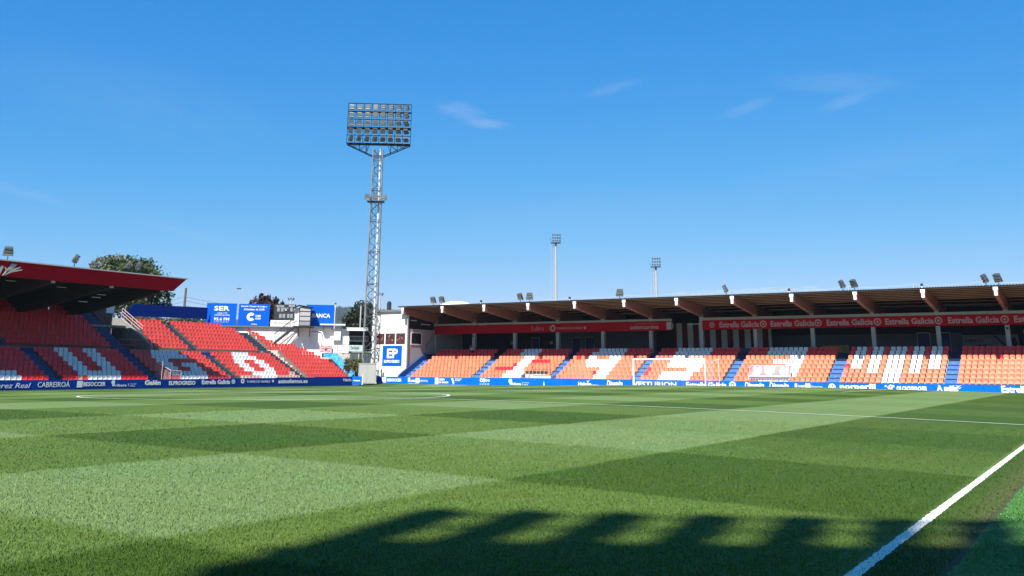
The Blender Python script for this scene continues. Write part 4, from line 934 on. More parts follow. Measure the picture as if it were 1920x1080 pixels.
bw(b1, '95.6 FM', 401, 430, 595, 601, bold=0.02); bw(b1, 'escucha, siéntelo aquí', 401, 429, 602.5, 604.5)
b2 = billboard(448.5, 506.5, 569.5, 611, 'blue radio billboard with a big white notched disc logo, middle of the corner wall')
bw(b2, 'Escucha Tiempo de juego y', 452.5, 501, 572.5, 576.5, bold=0.02); bw(b2, 'El Partidazo de COPE', 458, 496, 578, 582, bold=0.02); bw(b2, 'COPE.es', 471, 482, 606.5, 609, bold=0.02)
bw(b2, 'COPE', 479, 489, 590.5, 594.5, bold=0.04); bw(b2, 'LUGO', 479, 489, 595.5, 599, bold=0.04)
cx, cz = onW(470.5, 594, 0.055); mb = MB(); rr = 0.50
for i in range(22):
    a, b = math.radians(38+i*(284/22)), math.radians(38+(i+1)*(284/22))
    mb.prism([(cx+0.17*math.cos(a), cz+0.17*math.sin(a)), (cx+rr*math.cos(a), cz+rr*math.sin(a)), (cx+rr*math.cos(b), cz+rr*math.sin(b)), (cx+0.17*math.cos(b), cz+0.17*math.sin(b))], 'y', -0.07, -0.052)
mb.build('logo', 'print_white', b2)
b3 = billboard(575, 627, 571, 612, 'blue bank billboard with white capitals, half behind the commentary cabin')
bw(b3, 'ABANCA', 578, 619.5, 587.5, 595.5, bold=0.02)
# scoreboard
SB = empty('scoreboard', 'dark grey electronic scoreboard with blank digit windows beside the cabin', 'scoreboard'); SB.matrix_basis = WM
s0, zt = onW(515, 570.5); s1, _ = onW(556, 570.5); _, z0 = onW(530, 599.5)
MB().box(s0, s1, -0.12, 0.15, z0, zt).build('case', 'steel_dark', SB)
for (xa, xb) in ((520, 525), (527, 532), (544.5, 549), (551, 555)):
    a, z1 = onW(xa, 576.5, .13); b, _ = onW(xb, 576.5, .13); _, z2 = onW(xa, 584, .13); MB().box(a, b, -0.135, -0.122, z2, z1).build('digit_window', 'galvanised', SB)
for (xa, xb) in ((523.5, 528.5), (530, 535), (538.5, 543), (544.5, 549)):
    a, z1 = onW(xa, 588.5, .13); b, _ = onW(xb, 588.5, .13); _, z2 = onW(xa, 596, .13); MB().box(a, b, -0.135, -0.122, z2, z1).build('digit_window', 'galvanised', SB)
bw(SB, 'CD LUGO', 518, 533, 572.5, 575, off=0.125, bold=0.02); bw(SB, 'VISITANTE', 541, 553, 572.5, 575, off=0.125, bold=0.02); bw(SB, 'MINUTO', 532, 541, 577, 579, off=0.125)
a, z1 = onW(534, 582, .13); MB().box(a, a+0.22, -0.135, -0.122, z1, z1+0.12).build('clock_window', 'print_white', SB)
NB = empty('notice_board', 'white banner with faint grey lettering under the scoreboard', 'banner'); NB.matrix_basis = WM
s0, zt = onW(507.5, 600.3); s1, _ = onW(553, 600.3); MB().box(s0, s1, -0.10, -0.04, 6.73, zt).build('sheet', 'white_paint', NB)
bw(NB, 'DEPUTACIÓN DE LUGO', 521, 546, 604, 608, off=0.105, m='column_gray', bold=0.02); a, z1 = onW(514, 608, .1); MB().box(a, a+0.3, -0.108, -0.102, z1, z1+0.3).build('badge', 'column_gray', NB)

# commentary cabin
KO = -2.6
CB = empty('commentary_cabin', 'small grey box cabin with shuttered front and white side on the corner wall', 'cabin'); CB.matrix_basis = WM
sl, zt = onW(562, 575, 1.7); sr, _ = onW(583.5, 575, 1.7); _, zb_ = onW(570, 611, 1.7)
mb = MB(); mb.box(sl, sr, -1.6, -0.4, zb_, zt-0.05); mb.build('body', 'white_paint', CB)
mb = MB(); mb.box(sl-0.02, sr+0.02, -1.66, -1.602, zb_, zt); mb.box(sr+0.002, sr+0.04, -1.6, -0.4, zb_-0.05, zt); mb.build('front_frame', 'steel_dark', CB)
hh = (zt-zb_)/4
for i in range(4): MB().box(sl+0.08, sr-0.06, -1.70, -1.662, zb_+0.06+hh*i, zb_+hh*(i+1)-0.06).build('shutter', 'column_gray' if i else 'galvanised', CB)
mb = MB(); mb.prism([(sl-0.75, zt-0.12), (sl-0.1, zt+0.22), (sr+0.3, zt-0.02), (sr+0.3, zt-0.10), (sl-0.1, zt+0.14), (sl-0.75, zt-0.2)], 'y', -1.9, -0.3); mb.build('roof', 'steel_dark', CB)
MB().box(sl-0.3, sr+0.3, -1.8, -0.1, zb_-0.14, zb_-0.002).build('platform', 'steel_dark', CB)
MB().box(sl-0.55, sl-0.02, -1.4, -0.5, zb_, zt-0.15).build('side_door', 'white_paint', CB)
for s_ in (sl, sr): MB().tube((s_, -1.5, zb_-0.1), (s_, -0.02, zb_-1.2), 0.05, 6).build('bracket', 'steel_dark', CB)
# staircase up to the cabin
ST = empty('steel_staircase', 'dark steel staircase with barred railing climbing to the cabin', 'staircase'); ST.matrix_basis = WM
sa, za = onW(513, 642, 1.3); sb_, zb2 = onW(553, 610, 1.3)
for off in (-1.7, -0.9):
    mb = MB(); mb.hexa([(sa, off-0.03, za-0.35), (sb_, off-0.03, zb2-0.35), (sb_, off+0.03, zb2-0.35), (sa, off+0.03, za-0.35), (sa, off-0.03, za), (sb_, off-0.03, zb2), (sb_, off+0.03, zb2), (sa, off+0.03, za)]); mb.build('stringer', 'steel_dark', ST)
for i in range(11):
    t = (i+0.5)/11; MB().box(sa+(sb_-sa)*t-0.14, sa+(sb_-sa)*t+0.14, -1.66, -0.94, za+(zb2-za)*t-0.05, za+(zb2-za)*t-0.01).build('tread', 'steel_dark', ST)
for off in (-1.7, -0.9):
    mb = MB(); mb.tube((sa, off, za+1.0), (sb_, off, zb2+1.0), 0.035, 5)
    for i in range(15): t = i/14; mb.tube((sa+(sb_-sa)*t, off, za+(zb2-za)*t), (sa+(sb_-sa)*t, off, za+(zb2-za)*t+1.0), 0.016, 4)
    mb.build('railing', 'steel_dark', ST)
# second return flight behind, in shadow
mb = MB(); sa2, za2 = onW(528, 655, 0.7); sb2, zb3 = onW(560, 618, 0.7)
for i in range(17):
    t = i/16; mb.tube((sa2+(sb2-sa2)*t, -0.7, za2+(zb3-za2)*t), (sa2+(sb2-sa2)*t, -0.7, za2+(zb3-za2)*t+1.0), 0.018, 4)
mb.tube((sa2, -0.7, za2+1), (sb2, -0.7, zb3+1), 0.03, 5); mb.tube((sa2, -0.7, za2), (sb2, -0.7, zb3), 0.06, 5); mb.build('lower_railing', 'galvanised', ST)

# hut with canopy
HT = empty('canopy_hut', 'small white flat canopy with cupboards on the corner wall beside the pylon', 'shelter'); HT.matrix_basis = WM
s0, zc = onW(600, 607, 1.0); s1, _ = onW(648, 606, 1.8)
MB().box(s0, s1, -1.1, 0.5, zc-0.16, zc).build('canopy', 'white_paint', HT)
for xx in (607, 623, 640):
    s_, _ = onW(xx, 610, 0.8); MB().box(s_-0.04, s_+0.04, -0.8, -0.72, zc-0.75, zc-0.165).build('bracket', 'steel_dark', HT)
s0, z1 = onW(626.5, 621.5, 0.7); s1, _ = onW(639, 621.5, 0.7); _, z0 = onW(630, 638, 0.7)
MB().box(s0, s1, -0.75, -0.02, z0, z1).build('cupboard', 'white_paint', HT)
s0, z1 = onW(642, 629, 0.2); s1, _ = onW(655, 629, 0.2); _, z0 = onW(650, 646, 0.2)
MB().box(s0, s1, -0.25, -0.02, z0, z1).build('cupboard', 'white_wall', HT)
s0, z1 = onW(619, 630, 0.4); MB().box(s0, s0+0.5, -0.5, -0.02, z1-1.1, z1).build('meter_box', 'white_wall_worn', HT)
HA = empty('flat_awning', 'low grey and white awning over a dark bay behind the pylon', 'shelter'); HA.matrix_basis = WM
s0, zc = onW(649, 613.5, 0.8); s1, _ = onW(690, 613.5, 0.8)
MB().box(s0, s1, -0.8, 1.2, zc-0.22, zc).build('fascia', 'column_gray', HA); MB().box(s0+0.1, s1, -1.0, -0.05, zc-0.42, zc-0.225).build('gutter', 'white_paint', HA)
MB().box(s0+0.4, s1+0.6, 0.9, 1.0, 3.6, zc-0.43).build('back', 'stand_dark', HA)
mb = MB(); s0r, zr = onW(655, 640, 0.2); s1r, _ = onW(690, 640, 0.2)
for i in range(16): x = s0r+(s1r-s0r)*i/15; mb.tube((x, -0.2, zr), (x, -0.2, zr+0.62), 0.014, 4)
mb.tube((s0r, -0.2, zr+0.62), (s1r, -0.2, zr+0.62), 0.025, 5); mb.build('railing', 'galvanised_bright', HA)
MB().box(s0r-0.9, s1r+0.4, -0.4, 0.9, zr-1.35, zr-1.2).build('deck', 'concrete', HA)
for q in (s0r, s0r+1.3, s0r+2.4): MB().tube((q, -0.2, -0.5), (q, -0.2, zr-1.35), 0.06, 6).build('deck_post', 'galvanised', HA)
PB = empty('printed_sheet', 'pale green printed sheet hanging on the railing behind the pylon', 'banner'); PB.matrix_basis = WM
s0, z1 = onW(654.5, 647, 0.3); s1, _ = onW(681, 647, 0.3); _, z0 = onW(660, 661.5, 0.3)
mat('sheet_green', (0.50, 0.66, 0.62), 0.7, 0.25, 3); MB().box(s0, s1, -0.33, -0.29, z0, z1).build('sheet', 'sheet_green', PB)
text('TerraGalicia', PB, s0+0.2, s1-0.5, z0+0.42, z1-0.12, y=-0.34, m='stand_gray', bold=0.02); MB().box(s0+0.3, s0+1.1, -0.34, -0.332, z0+0.1, z0+0.2).build('logo', 'cloth_dark', PB)
FB = empty('fan_banner', 'white and pink club banner hung on the corner railing above the cyan tarpaulin', 'banner'); FB.matrix_basis = WM
s0, z1 = onW(599.5, 647, 1.2); s1, _ = onW(622.5, 647, 1.2); _, z0 = onW(610, 661, 1.2)
mat('pink_cloth', (0.72, 0.50, 0.50), 0.8, 0.35, 3.5)
MB().box(s0, s1, -1.22, -1.19, z0, z1).build('cloth', 'pink_cloth', FB)
for (a0, a1, c0, c1) in ((0.1, 0.35, 0.12, 0.2), (0.1, 0.35, 0.55, 0.62), (0.65, 0.9, 0.15, 0.22), (0.65, 0.9, 0.55, 0.62), (0.1, 0.35, 0.82, 0.88), (0.65, 0.9, 0.82, 0.88)):
    MB().box(s0+(s1-s0)*a0, s0+(s1-s0)*a1, -1.23, -1.222, z0+(z1-z0)*c0, z0+(z1-z0)*c1).build('stripe', 'rail_red', FB)
mb = MB(); sc_, zc2 = (s0+s1)/2, (z0+z1)/2
for a in (-0.9, -0.3, 0.3, 0.9): mb.tube((sc_, -1.235, zc2-0.2), (sc_+0.3*math.sin(a), -1.235, zc2-0.2+0.45*math.cos(a)), 0.03, 4)
mb.build('emblem', 'cloth_dark', FB)
RW = empty('corner_rail', 'thin rail fence with pale sheeting along the corner platform', 'fence'); RW.matrix_basis = WM
s0, z1 = onW(622.5, 647, 0.9); s1, _ = onW(654, 647, 0.9); _, z0 = onW(640, 662, 0.9)
MB().box(s0, s1, -0.9, -0.87, z0, z1).build('sheeting', 'white_wall_worn', RW)
for i in range(4): x = s0+(s1-s0)*i/3; MB().tube((x, -0.94, z0-0.1), (x, -0.94, z1+0.05), 0.03, 5).build('post', 'galvanised', RW)
MB().box(s0-1.2, s1+0.2, -0.85, -0.01, z0-0.75, z0-0.02).build('plinth', 'pale_riser', RW)
# cyan tarpaulin down the side of the corner block
TP = empty('tarpaulin', 'wrinkled cyan tarpaulin sloping down beside the last corner seats', 'tarpaulin')
A = onW(606, 662, 2.0); 
def wpt(x, y, off): s_, z_ = onW(x, y, off); p = WM @ Vector((s_, -off, z_)); return p
top_pts = [wpt(606, 662, 2.0), wpt(622, 661.5, 1.9), wpt(633, 663, 2.0), wpt(647, 678, 2.6), wpt(657, 688, 3.1), wpt(665, 698, 3.7)]
bot_pts = [wpt(607, 668, 2.1), wpt(622, 673, 2.2), wpt(631, 682, 2.5), wpt(641, 692, 2.9), wpt(650, 702, 3.3), wpt(656, 711, 3.7)]
mb = MB(); n = 24; vs = []
def lerp_pts(P, t): t = t*(len(P)-1); i = min(int(t), len(P)-2); return P[i].lerp(P[i+1], t-i)
for i in range(n+1):
    a, b = lerp_pts(top_pts, i/n), lerp_pts(bot_pts, i/n)
    for j in range(5):
        p = a.lerp(b, j/4)+Vector((-0.6, -0.8, 0))*random.uniform(-0.07, 0.07); vs.append(p)
mb.add(vs, [(i*5+j, i*5+j+1, (i+1)*5+j+1, (i+1)*5+j) for i in range(n) for j in range(4)])
tp = mb.build('cloth', 'cyan_tarp', TP); sm = tp.modifiers.new('thickness', 'SOLIDIFY'); sm.thickness = 0.02
mb = MB()
for a, b in zip(top_pts[:-1], top_pts[1:]): mb.tube(a, b, 0.04, 5)
mb.build('top_rail', 'galvanised', TP)
for t in (0.2, 0.5, 0.8, 1.0):
    p = lerp_pts(top_pts, t); MB().tube((p.x+0.05, p.y+0.05, -0.2), (p.x+0.05, p.y+0.05, p.z), 0.035, 5).build('post', 'galvanised', TP)

# ================================================================== WHITE END BUILDING (beside the end stand)
EB = empty('white_building', 'white two storey block closing the far end of the end stand beside the pylon', 'building')
XW = 95.0
MB().box(XW, XW+0.3, 73.75, 79.4, -0.05, 8.62).build('front_wall', 'white_wall', EB)
mb = MB(); mb.box(XW+0.302, 108, 73.75, 74.05, -0.05, 6.55); mb.build('side_wall', 'white_wall_shaded', EB)
MB().box(XW+0.302, 108, 73.95, 74.0, 6.56, 8.60).build('opening_shade', 'stand_dark', EB)  # thin dark sheet across the open bay, painting its shaded inside
MB().box(XW+0.9, XW+2.0, 73.88, 73.94, 7.55, 7.64).build('light_tube', 'tube_light', EB); MB().box(XW+3.0, XW+4.9, 73.88, 73.94, 7.15, 7.24).build('light_tube', 'tube_light', EB)
MB().box(XW+0.302, 108, 79.1, 79.4, -0.05, 8.6).build('side_wall', 'white_wall_worn', EB)
MB().box(XW-0.25, 110, 74.6, 79.7, 8.622, 8.86).build('roof_slab', 'concrete_dark', EB)
MB().box(XW-0.1, XW-0.01, 73.62, 73.74, 0.3, 8.3).build('downpipe', 'column_gray', EB)
wz0, wz1 = 4.75, 6.05
wn_ = MB(); wn_.box(XW+0.75, XW+2.95, 73.70, 73.748, wz0-0.12, wz0); wn_.box(XW+0.75, XW+2.95, 73.70, 73.748, wz1, wz1+0.12); wn_.box(XW+0.75, XW+0.87, 73.70, 73.748, wz0, wz1); wn_.box(XW+2.83, XW+2.95, 73.70, 73.748, wz0, wz1)
wf = wn_.build('window', 'white_paint', EB); MB().box(XW+0.87, XW+2.83, 73.72, 73.747, wz0, wz1).build('pane', 'glass', wf)
MB().box(XC-1.6, XC-0.3, 73.72, 73.746, ZT, ZT+2.2).build('door', 'white_wall_shaded', EB)
for i, (x0, x1) in enumerate(((704.0, 720.8), (723.0, 740.5), (742.8, 759.5))):
    a, b = onX(x0, 635, XW).y, onX(x1, 635, XW).y
    o = empty('photo_panel', ['picture panel of players in red, left of three and half in the pylon shadow', 'picture panel of players in red, middle of three on the white wall', 'picture panel of players in red, right of three next to the downpipe'][i], 'photo panel', (XW-0.03, a, 0), R(-90), 'photo panels on the white building')
    MB().box(0, a-b, 0, 0.028, onX(710, 645.5, XW).z, onX(710, 625.5, XW).z).build('print', 'photo_print', o)
    mb = MB()
    for q in range(7):
        cx_ = 0.15+random.random()*(a-b-0.3); cz_ = onX(710, 642, XW).z+random.random()*0.75
        disc(mb, cx_, cz_, random.uniform(0.06, 0.12), -0.004-0.0015*q, 0.0, 7)
    mb.build('player_print', 'player_red', o)
    mb = MB()
    for q in range(4):
        disc(mb, 0.15+random.random()*(a-b-0.3), onX(710, 640, XW).z+random.random()*0.8, 0.055, -0.018-0.001*q, 0.0, 6)
    mb.build('player_print', 'rail_pink', o)
EPa = empty('wall_sign', 'square blue newspaper sign with two big white capitals on the white building', 'sign', (XW-0.04, onX(717.5, 665, XW).y, 0), R(-90))
w_ = onX(717.5, 665, XW).y-onX(753.5, 665, XW).y; zt, z0 = onX(735, 648, XW).z, onX(735, 686, XW).z
MB().box(0, w_, 0, 0.036, z0, zt).build('panel', 'billboard_blue', EPa)
text('EP', EPa, w_*0.24, w_*0.80, z0+(zt-z0)*0.38, z0+(zt-z0)*0.85, y=-0.01, bold=0.03); text('ELPROGRESO', EPa, w_*0.10, w_*0.90, z0+(zt-z0)*0.15, z0+(zt-z0)*0.29, y=-0.01, bold=0.03)
# navy stair side wall at the stand end
mb = MB(); mb.prism([(FD-0.8, 0.0), (FD-0.8, 0.95), (FD-0.4, 1.25), (FD+TREAD*5.2, 3.55), (XC+1.5, 3.55), (XC+1.5, 0.0)], 'x', -73.72, -73.47); mb.build('stair_side_wall', 'blue_wall', ES)
rail(ES, [(-73.4, 98.3, 3.4), (-73.4, 100.0, 5.1), (-73.4, 101.0, 5.1)], 0.9, 'steel_dark', 1, posts=False)

# ================================================================== FLOODLIGHT PYLON
def lamp_mesh():
    mb = MB()
    for i in range(3):      # three tilted modules
        z = 0.05+i*0.25
        mb.box(-0.29, 0.29, -0.03+0.03*i, 0.13+0.03*i, z, z+0.205, 0)
        mb.box(-0.265, 0.265, -0.055+0.03*i, -0.032+0.03*i, z+0.02, z+0.185, 1)
    mb.box(-0.24, 0.24, 0.18, 0.25, 0.06, 0.78, 0)
    mb.tube((0.33, 0.1, 0.02), (0.33, 0.1, 0.48), 0.022, 4); mb.tube((-0.33, 0.1, 0.02), (-0.33, 0.1, 0.48), 0.022, 4); mb.tube((-0.33, 0.1, 0.02), (0.33, 0.1, 0.02), 0.025, 4)
    return mb.mesh('lamp', ['lamp_gray', 'lamp_glass'])
LAMP = lamp_mesh()
def pylon(loc, rz, label, H0=30.35, PWID=8.3, shadow_decks=()):
    t = empty('floodlight_pylon', label, 'floodlight pylon', loc, rz, 'corner floodlight pylons')
    mb = MB(); zt = 29.6; b0, b1 = 0.80, 0.60
    def leg(sx, sy, z): w = b0+(b1-b0)*z/zt; return Vector((sx*w, sy*w, z))
    C4 = ((-1, -1), (1, -1), (1, 1), (-1, 1))
    for sx, sy in C4: MB().tube(leg(sx, sy, -0.1), leg(sx, sy, zt), 0.065, 5).build('leg', 'galvanised', t)
    n = 22
    for i in range(n):
        za, zb_ = zt*i/n, zt*(i+1)/n
        for j in range(4):
            a, b = C4[j], C4[(j+1) % 4]; p, q = (a, b) if i % 2 else (b, a)
            mb.tube(leg(*p, za), leg(*q, zb_), 0.055, 4)
            if i % 3 == 0: mb.tube(leg(*a, za), leg(*b, za), 0.06, 4)
    mb.build('bracing', 'brace_gray', t, kind='stuff')
    MB().tube((0.42, 0.1, 0), (0.30, 0.1, zt), 0.12, 8).build('cable_duct', 'galvanised_bright', t)
    mb = MB()
    for s in (-0.22, 0.22): mb.tube((-0.3+s, 0.5, 0), (-0.2+s, 0.4, zt), 0.025, 4)
    for i in range(74): z = i*0.4; mb.tube((-0.52+z*0.003, 0.5-z*0.003, z), (-0.08+z*0.003, 0.5-z*0.003, z), 0.015, 3)
    mb.build('ladder', 'steel_dark', t)
    # mid platform
    zm = 22.6; MB().box(-1.1, 1.1, -1.0, 0.4, zm-0.05, zm).build('mid_platform', 'steel_dark', t)
    for x in (-1.05, 0, 1.05): inst('lamp', LAMP, t, (x, -1.0, zm+0.05), (R(10), 0, R(-10*x)))
    # head frame
    mb = MB(); hw = PWID/2; zc = [H0+1.08*i for i in range(6)]
    for i, z in enumerate(zc):
        if i in ((0, 2) if shadow_decks else (0, 2, 4)): mb.box(-hw, hw, -0.15 if i < 4 else -0.05, 0.75 if i < 4 else 0.30, z-0.10, z+0.04)
        else: mb.box(-hw, hw, -0.04, 0.04, z-0.045, z+0.045)
        if i not in ((3, 4, 5) if shadow_decks else (5,)): mb.tube((-hw, 0.7, z+0.75), (hw, 0.7, z+0.75), 0.02, 4)  # near pylon drops upper catwalk and rails to shape its shadow lobes
    for k in range(9): x = -hw+PWID*k/8; mb.box(x-0.035, x+0.035, 0.05, 0.12, H0, zc[5])
    hf = mb.build('head_frame', 'frame_black', t)
    for i in shadow_decks: MB().box(-hw, hw, -0.05 if i == 3 else -0.55, 1.15, zc[i]-0.16, zc[i]-0.102).build('deck', 'steel_dark', t)  # unseen plates added to blacken the near pylon's ground shadow
    mb = MB()
    for y in (-0.1, 0.7):
        for s in (-1, 1):
            mb.tube((s*hw, y, H0-0.1), (s*0.75, y, H0-1.65), 0.06, 5)
            for k in (0.25, 0.5, 0.75):
                x = s*(hw+(0.75-hw)*k); z = H0-0.1-1.55*k; mb.tube((x, y, z), (x, y, H0-0.1), 0.035, 4); mb.tube((x, y, z), (x-s*0.9*(1 if k < 0.7 else 0.4), y, H0-0.1), 0.04, 4)
        mb.tube((-0.75, y, H0-1.65), (0.75, y, H0-1.65), 0.06, 5)
    mb.build('head_truss', 'frame_black', t)
    for i in range(5):
        for k in range(8):
            x = -hw+PWID*(k+0.5)/8; yaw = R(-28+k*7.5+i*7); tilt = R(10-k*5.0-(4-i)*9.0)
            inst('lamp', LAMP, t, (x, -0.35, zc[i]+0.12), (-tilt*0.9, 0, -yaw+R(12)), (1, 1, 1.02))
    return t
pf = math.atan2(-0.81, 0.59)      # local x along (0.59,-0.81): faces the pitch
TWX, TWY = 94.2, 78.9
pylon((TWX, TWY, 0), math.atan2(-0.81, 0.59), 'tall lattice floodlight pylon rising beside the white building at the far corner')
NX, NY = 11.2-0.79*35.5, 3.5-0.15*35.5
pylon((NX, NY, 0), math.atan2(0.81, -0.59), 'identical floodlight pylon behind the photographer that throws the lamp shadow on the grass', shadow_decks=(0, 1, 2, 3))

# electrical cabinet in front of the pylon
KC = empty('utility_cabinet', 'white double door metal cabinet at the foot of the pylon', 'cabinet', (89.9, 75.6, 0), math.atan2(-0.733, 0.68))
a = onD(672, 700, 118.3); b = onD(705.5, 700, 118.3); mid = (a+b)/2; wid = (Vector((a.x, a.y))-Vector((b.x, b.y))).length
KC.location = (mid.x, mid.y, 0); hz = onD(690, 681, 118.3).z; bz = onD(690, 718, 118.3).z-0.1
MB().box(-wid/2+0.05, wid/2-0.05, 0.03, 1.2, bz, hz-0.08).build('body', 'cabinet_paint', KC)
MB().box(-wid/2, wid/2, -0.03, 1.25, hz-0.08, hz).build('top', 'column_gray', KC)
for s in (0, 1): MB().box(-wid/2+0.12+s*(wid/2-0.10), -0.02+s*(wid/2-0.10), 0.0, 0.028, bz+0.08, hz-0.14).build('door', 'cabinet_paint', KC)
for s in (-1, 1): MB().box(s*(wid/2-0.03)-0.03, s*(wid/2-0.03)+0.03, -0.01, 0.028, bz, hz-0.08).build('edge_post', 'column_gray', KC)
MB().prism([(0.42, hz-0.75), (0.66, hz-0.75), (0.54, hz-0.52)], 'y', -0.01, -0.001).build('warning_mark', 'column_gray', KC)

# ================================================================== ROOF FLOODLIGHTS
def roof_light(pos, rz, tilt, label, grp):
    t = empty('roof_floodlight', label, 'floodlight', pos, 0, grp)
    MB().tube((0, 0, -0.02), (0, 0, 0.35), 0.04, 5).build('post', 'steel_dark', t)
    inst('lamp', LAMP, t, (0, 0, 0.35), (tilt, 0, rz), (1.15, 1.15, 1.0)); return t
spec = [(813, 'square on, left of the pair nearest the white building'), (829, 'square on, right of the pair nearest the white building'), (976, 'leaning left, of the pair above the numeral one'), (993, 'leaning right, of the pair above the numeral one'),
        (1162, 'single, tipped right above the numeral nine'), (1362, 'single, seen edge on above the numeral three'), (1582, 'seen edge on, of the pair above the white crown'), (1604, 'broad faced, of the pair above the white crown'),
        (1852, 'seen edge on, of the pair nearest the right picture edge'), (1876, 'broad faced, of the pair nearest the right picture edge')]
rzs = [-90, -90, -105, -60, -55, -150, -145, -125, -150, -125]
for (x, lb), rz_ in zip(spec, rzs):
    p = onX(x, 560, 94.8); roof_light((94.8, p.y, rz(94.8)+0.03), R(rz_), R(28), 'roof floodlight '+lb, 'floodlights on the end stand roof')
for x, lb in ((12, 'leftmost of the row and facing the pitch'), (139, 'tilted, alone in the middle of the fascia'), (240, 'pale edge-on lamp, left one in front of the tree'), (258, 'pale edge-on lamp, right one in front of the tree')):
    p = onY(x, 500, 77.6); roof_light((p.x, 77.6, ZF1+0.08), R(-30 if x < 20 else 40), R(30), 'fascia roof floodlight '+lb, 'floodlights on the side stand roof')
for i, x in enumerate((903, 1069, 1481, 1731)):
    p = onX(x, 560, 94.5); t = empty('roof_sensor', ['small dark sensor on a white stub above the second beam end', 'small dark sensor on a white stub just left of the distant mast', 'small dark sensor on a white stub above the white numeral three', 'small dark sensor on a white stub between the two right floodlight pairs'][i], 'sensor', (94.4, p.y, rz(94.4)+0.03), 0, 'sensors on the end stand roof')
    MB().box(-0.05, 0.05, -0.05, 0.05, 0, 0.25).build('stub', 'white_paint', t); MB().box(-0.08, 0.08, -0.10, 0.10, 0.25, 0.48).build('head', 'steel_dark', t)
# safety line on posts at the back of the roof
SL = empty('roof_safety_line', 'thin wire on short posts running along the back of the end stand roof', 'fence')
Yp = [61.0, 54.6, 48.3, 42.0, 35.5, 29.2, 22.8, 16.5, 10.2, 3.8]
d_ = 103.5; zb_ = rz(d_)+0.08
for y in Yp: MB().box(d_-0.03, d_+0.03, y-0.03, y+0.03, zb_, zb_+1.75).build('post', 'column_gray', SL)
mb = MB()
for a, b in zip(Yp[:-1], Yp[1:]):
    prev = None
    for i in range(7):
        t = i/6; p = Vector((d_, a+(b-a)*t, zb_+1.72-0.22*4*t*(1-t)))
        if prev is not None: mb.tube(prev, p, 0.014, 3)
        prev = p
mb.build('wire', 'column_gray', SL)
# white domes / pale roof behind
DM = empty('white_dome', 'low white dome roof peeking over the far end of the stand roof', 'dome', onD(856, 575, 150)); DM.location.z = 0
mb = MB(); n1, n2 = 16, 6; c = onD(856, 571, 150).z; rad = 3.6
for j in range(n2+1):
    for i in range(n1): a = 2*math.pi*i/n1; e = math.pi/2*j/n2; mb.v.append((rad*math.cos(a)*math.cos(e), rad*math.sin(a)*math.cos(e), c-1.4+1.9*math.sin(e)))
mb.n = len(mb.v); fs_ = [(j*n1+i, j*n1+(i+1) % n1, (j+1)*n1+(i+1) % n1, (j+1)*n1+i) for j in range(n2) for i in range(n1)]; mb.f = fs_; mb.m = [0]*len(fs_)
mb.tube((0, 0, -0.7), (0, 0, c-1.3), rad*0.98, 16); mb.build('shell', 'dome_white', DM, smooth=True)
mat('pale_net', (0.28, 0.42, 0.56), 0.7, 0.15, 1)
NT = empty('pale_building_roof', 'pale blue white sports hall roof showing above the middle of the end stand roof', 'building')
p0, p1 = onX(1255, 545, 150), onX(1535, 545, 150)
prof = [(1252, 556), (1262, 546), (1300, 545), (1400, 541), (1450, 538), (1510, 535.5), (1530, 537), (1542, 546)]
Q = [(lambda p: (-p.y, p.z))(onX(x, y, 150)) for x, y in prof]
o = MB().prism([(Q[0][0], -0.7)]+Q+[(Q[-1][0], -0.7)], 'y', 150, 162).build('hall_block', 'pale_net', NT); NT.rotation_euler = (0, 0, R(-90))

# ================================================================== DISTANT MASTS
def mast(px_, ytop, yplat, D, label, lad=True):
    pt = onD(px_, ytop, D); H = pt.z; zp = onD(px_, yplat, D).z; k = D/1786
    base = onD(px_, 560, D); pz = base
    t = empty('floodlight_mast', label, 'floodlight mast', (pt.x, pt.y, 0), YAW-math.pi/2+math.atan(-(px_-960)/F_PX), 'distant floodlight masts')
    MB().tube((0, 0, -0.7), (0, 0, zp), 3.0*k, 8, 1.9*k).build('pole', 'column_gray', t)
    if lad:
        mb = MB()
        for x in (-9*k, -4.5*k): mb.tube((x, 0, 2), (x, 0, zp-3*k), 0.35*k, 4)
        for i in range(int(zp/0.9)): z = 2+i*0.85; mb.tube((-9*k, 0, z), (-4.5*k, 0, z), 0.3*k, 3)
        mb.build('ladder', 'column_gray', t)
    MB().box(-9*k, 9*k, -6*k, 6*k, zp-1*k, zp).build('platform', 'steel_dark', t)
    mb = MB()
    for s in (-10*k, 8*k): mb.tube((s, -5*k, zp), (s, -5*k, zp+9*k), 0.35*k, 4)
    mb.build('guard_rail', 'steel_dark', t)
    for r_ in range(3):
        for c_ in range(4):
            inst('lamp', LAMP, t, ((-5+c_*4.2)*k, (-3+2*(c_ % 2))*k, zp+(1.5+r_*5.5)*k), (R(25), 0, R(-40+c_*30)), (4.6*k, 4.6*k, 4.6*k))
    return t
mast(1042, 437, 455, 190, 'taller distant floodlight mast with side ladder above the stand roof')
mast(1229, 486, 500, 250, 'shorter distant floodlight mast with side ladder, right of the taller one')
def small_mast(px_, ytop, ybot, D, label, lamps=3):
    p = onD(px_, ytop, D); k = D/1786
    t = empty('lamp_mast', label, 'lamp mast', (p.x, p.y, -0.7), YAW-math.pi/2, 'small lamp masts behind the corner')
    MB().tube((0, 0, 0), (0, 0, p.z+0.7), 1.3*k, 6).build('pole', 'column_gray', t)
    for i in range(lamps): inst('lamp', LAMP, t, ((-4+i*4)*k, 0, p.z+0.7-2.0*k), (R(35), 0, R(-50+50*i)), (5*k, 5*k, 4.5*k))
    MB().box(-6*k, 6*k, -0.5*k, 0.5*k, p.z+0.7-3*k, p.z+0.7-2.2*k).build('crossarm', 'steel_dark', t)
    return t
small_mast(546, 560, 570, 150, 'dark lamp cluster on a post just behind the scoreboard', 3)
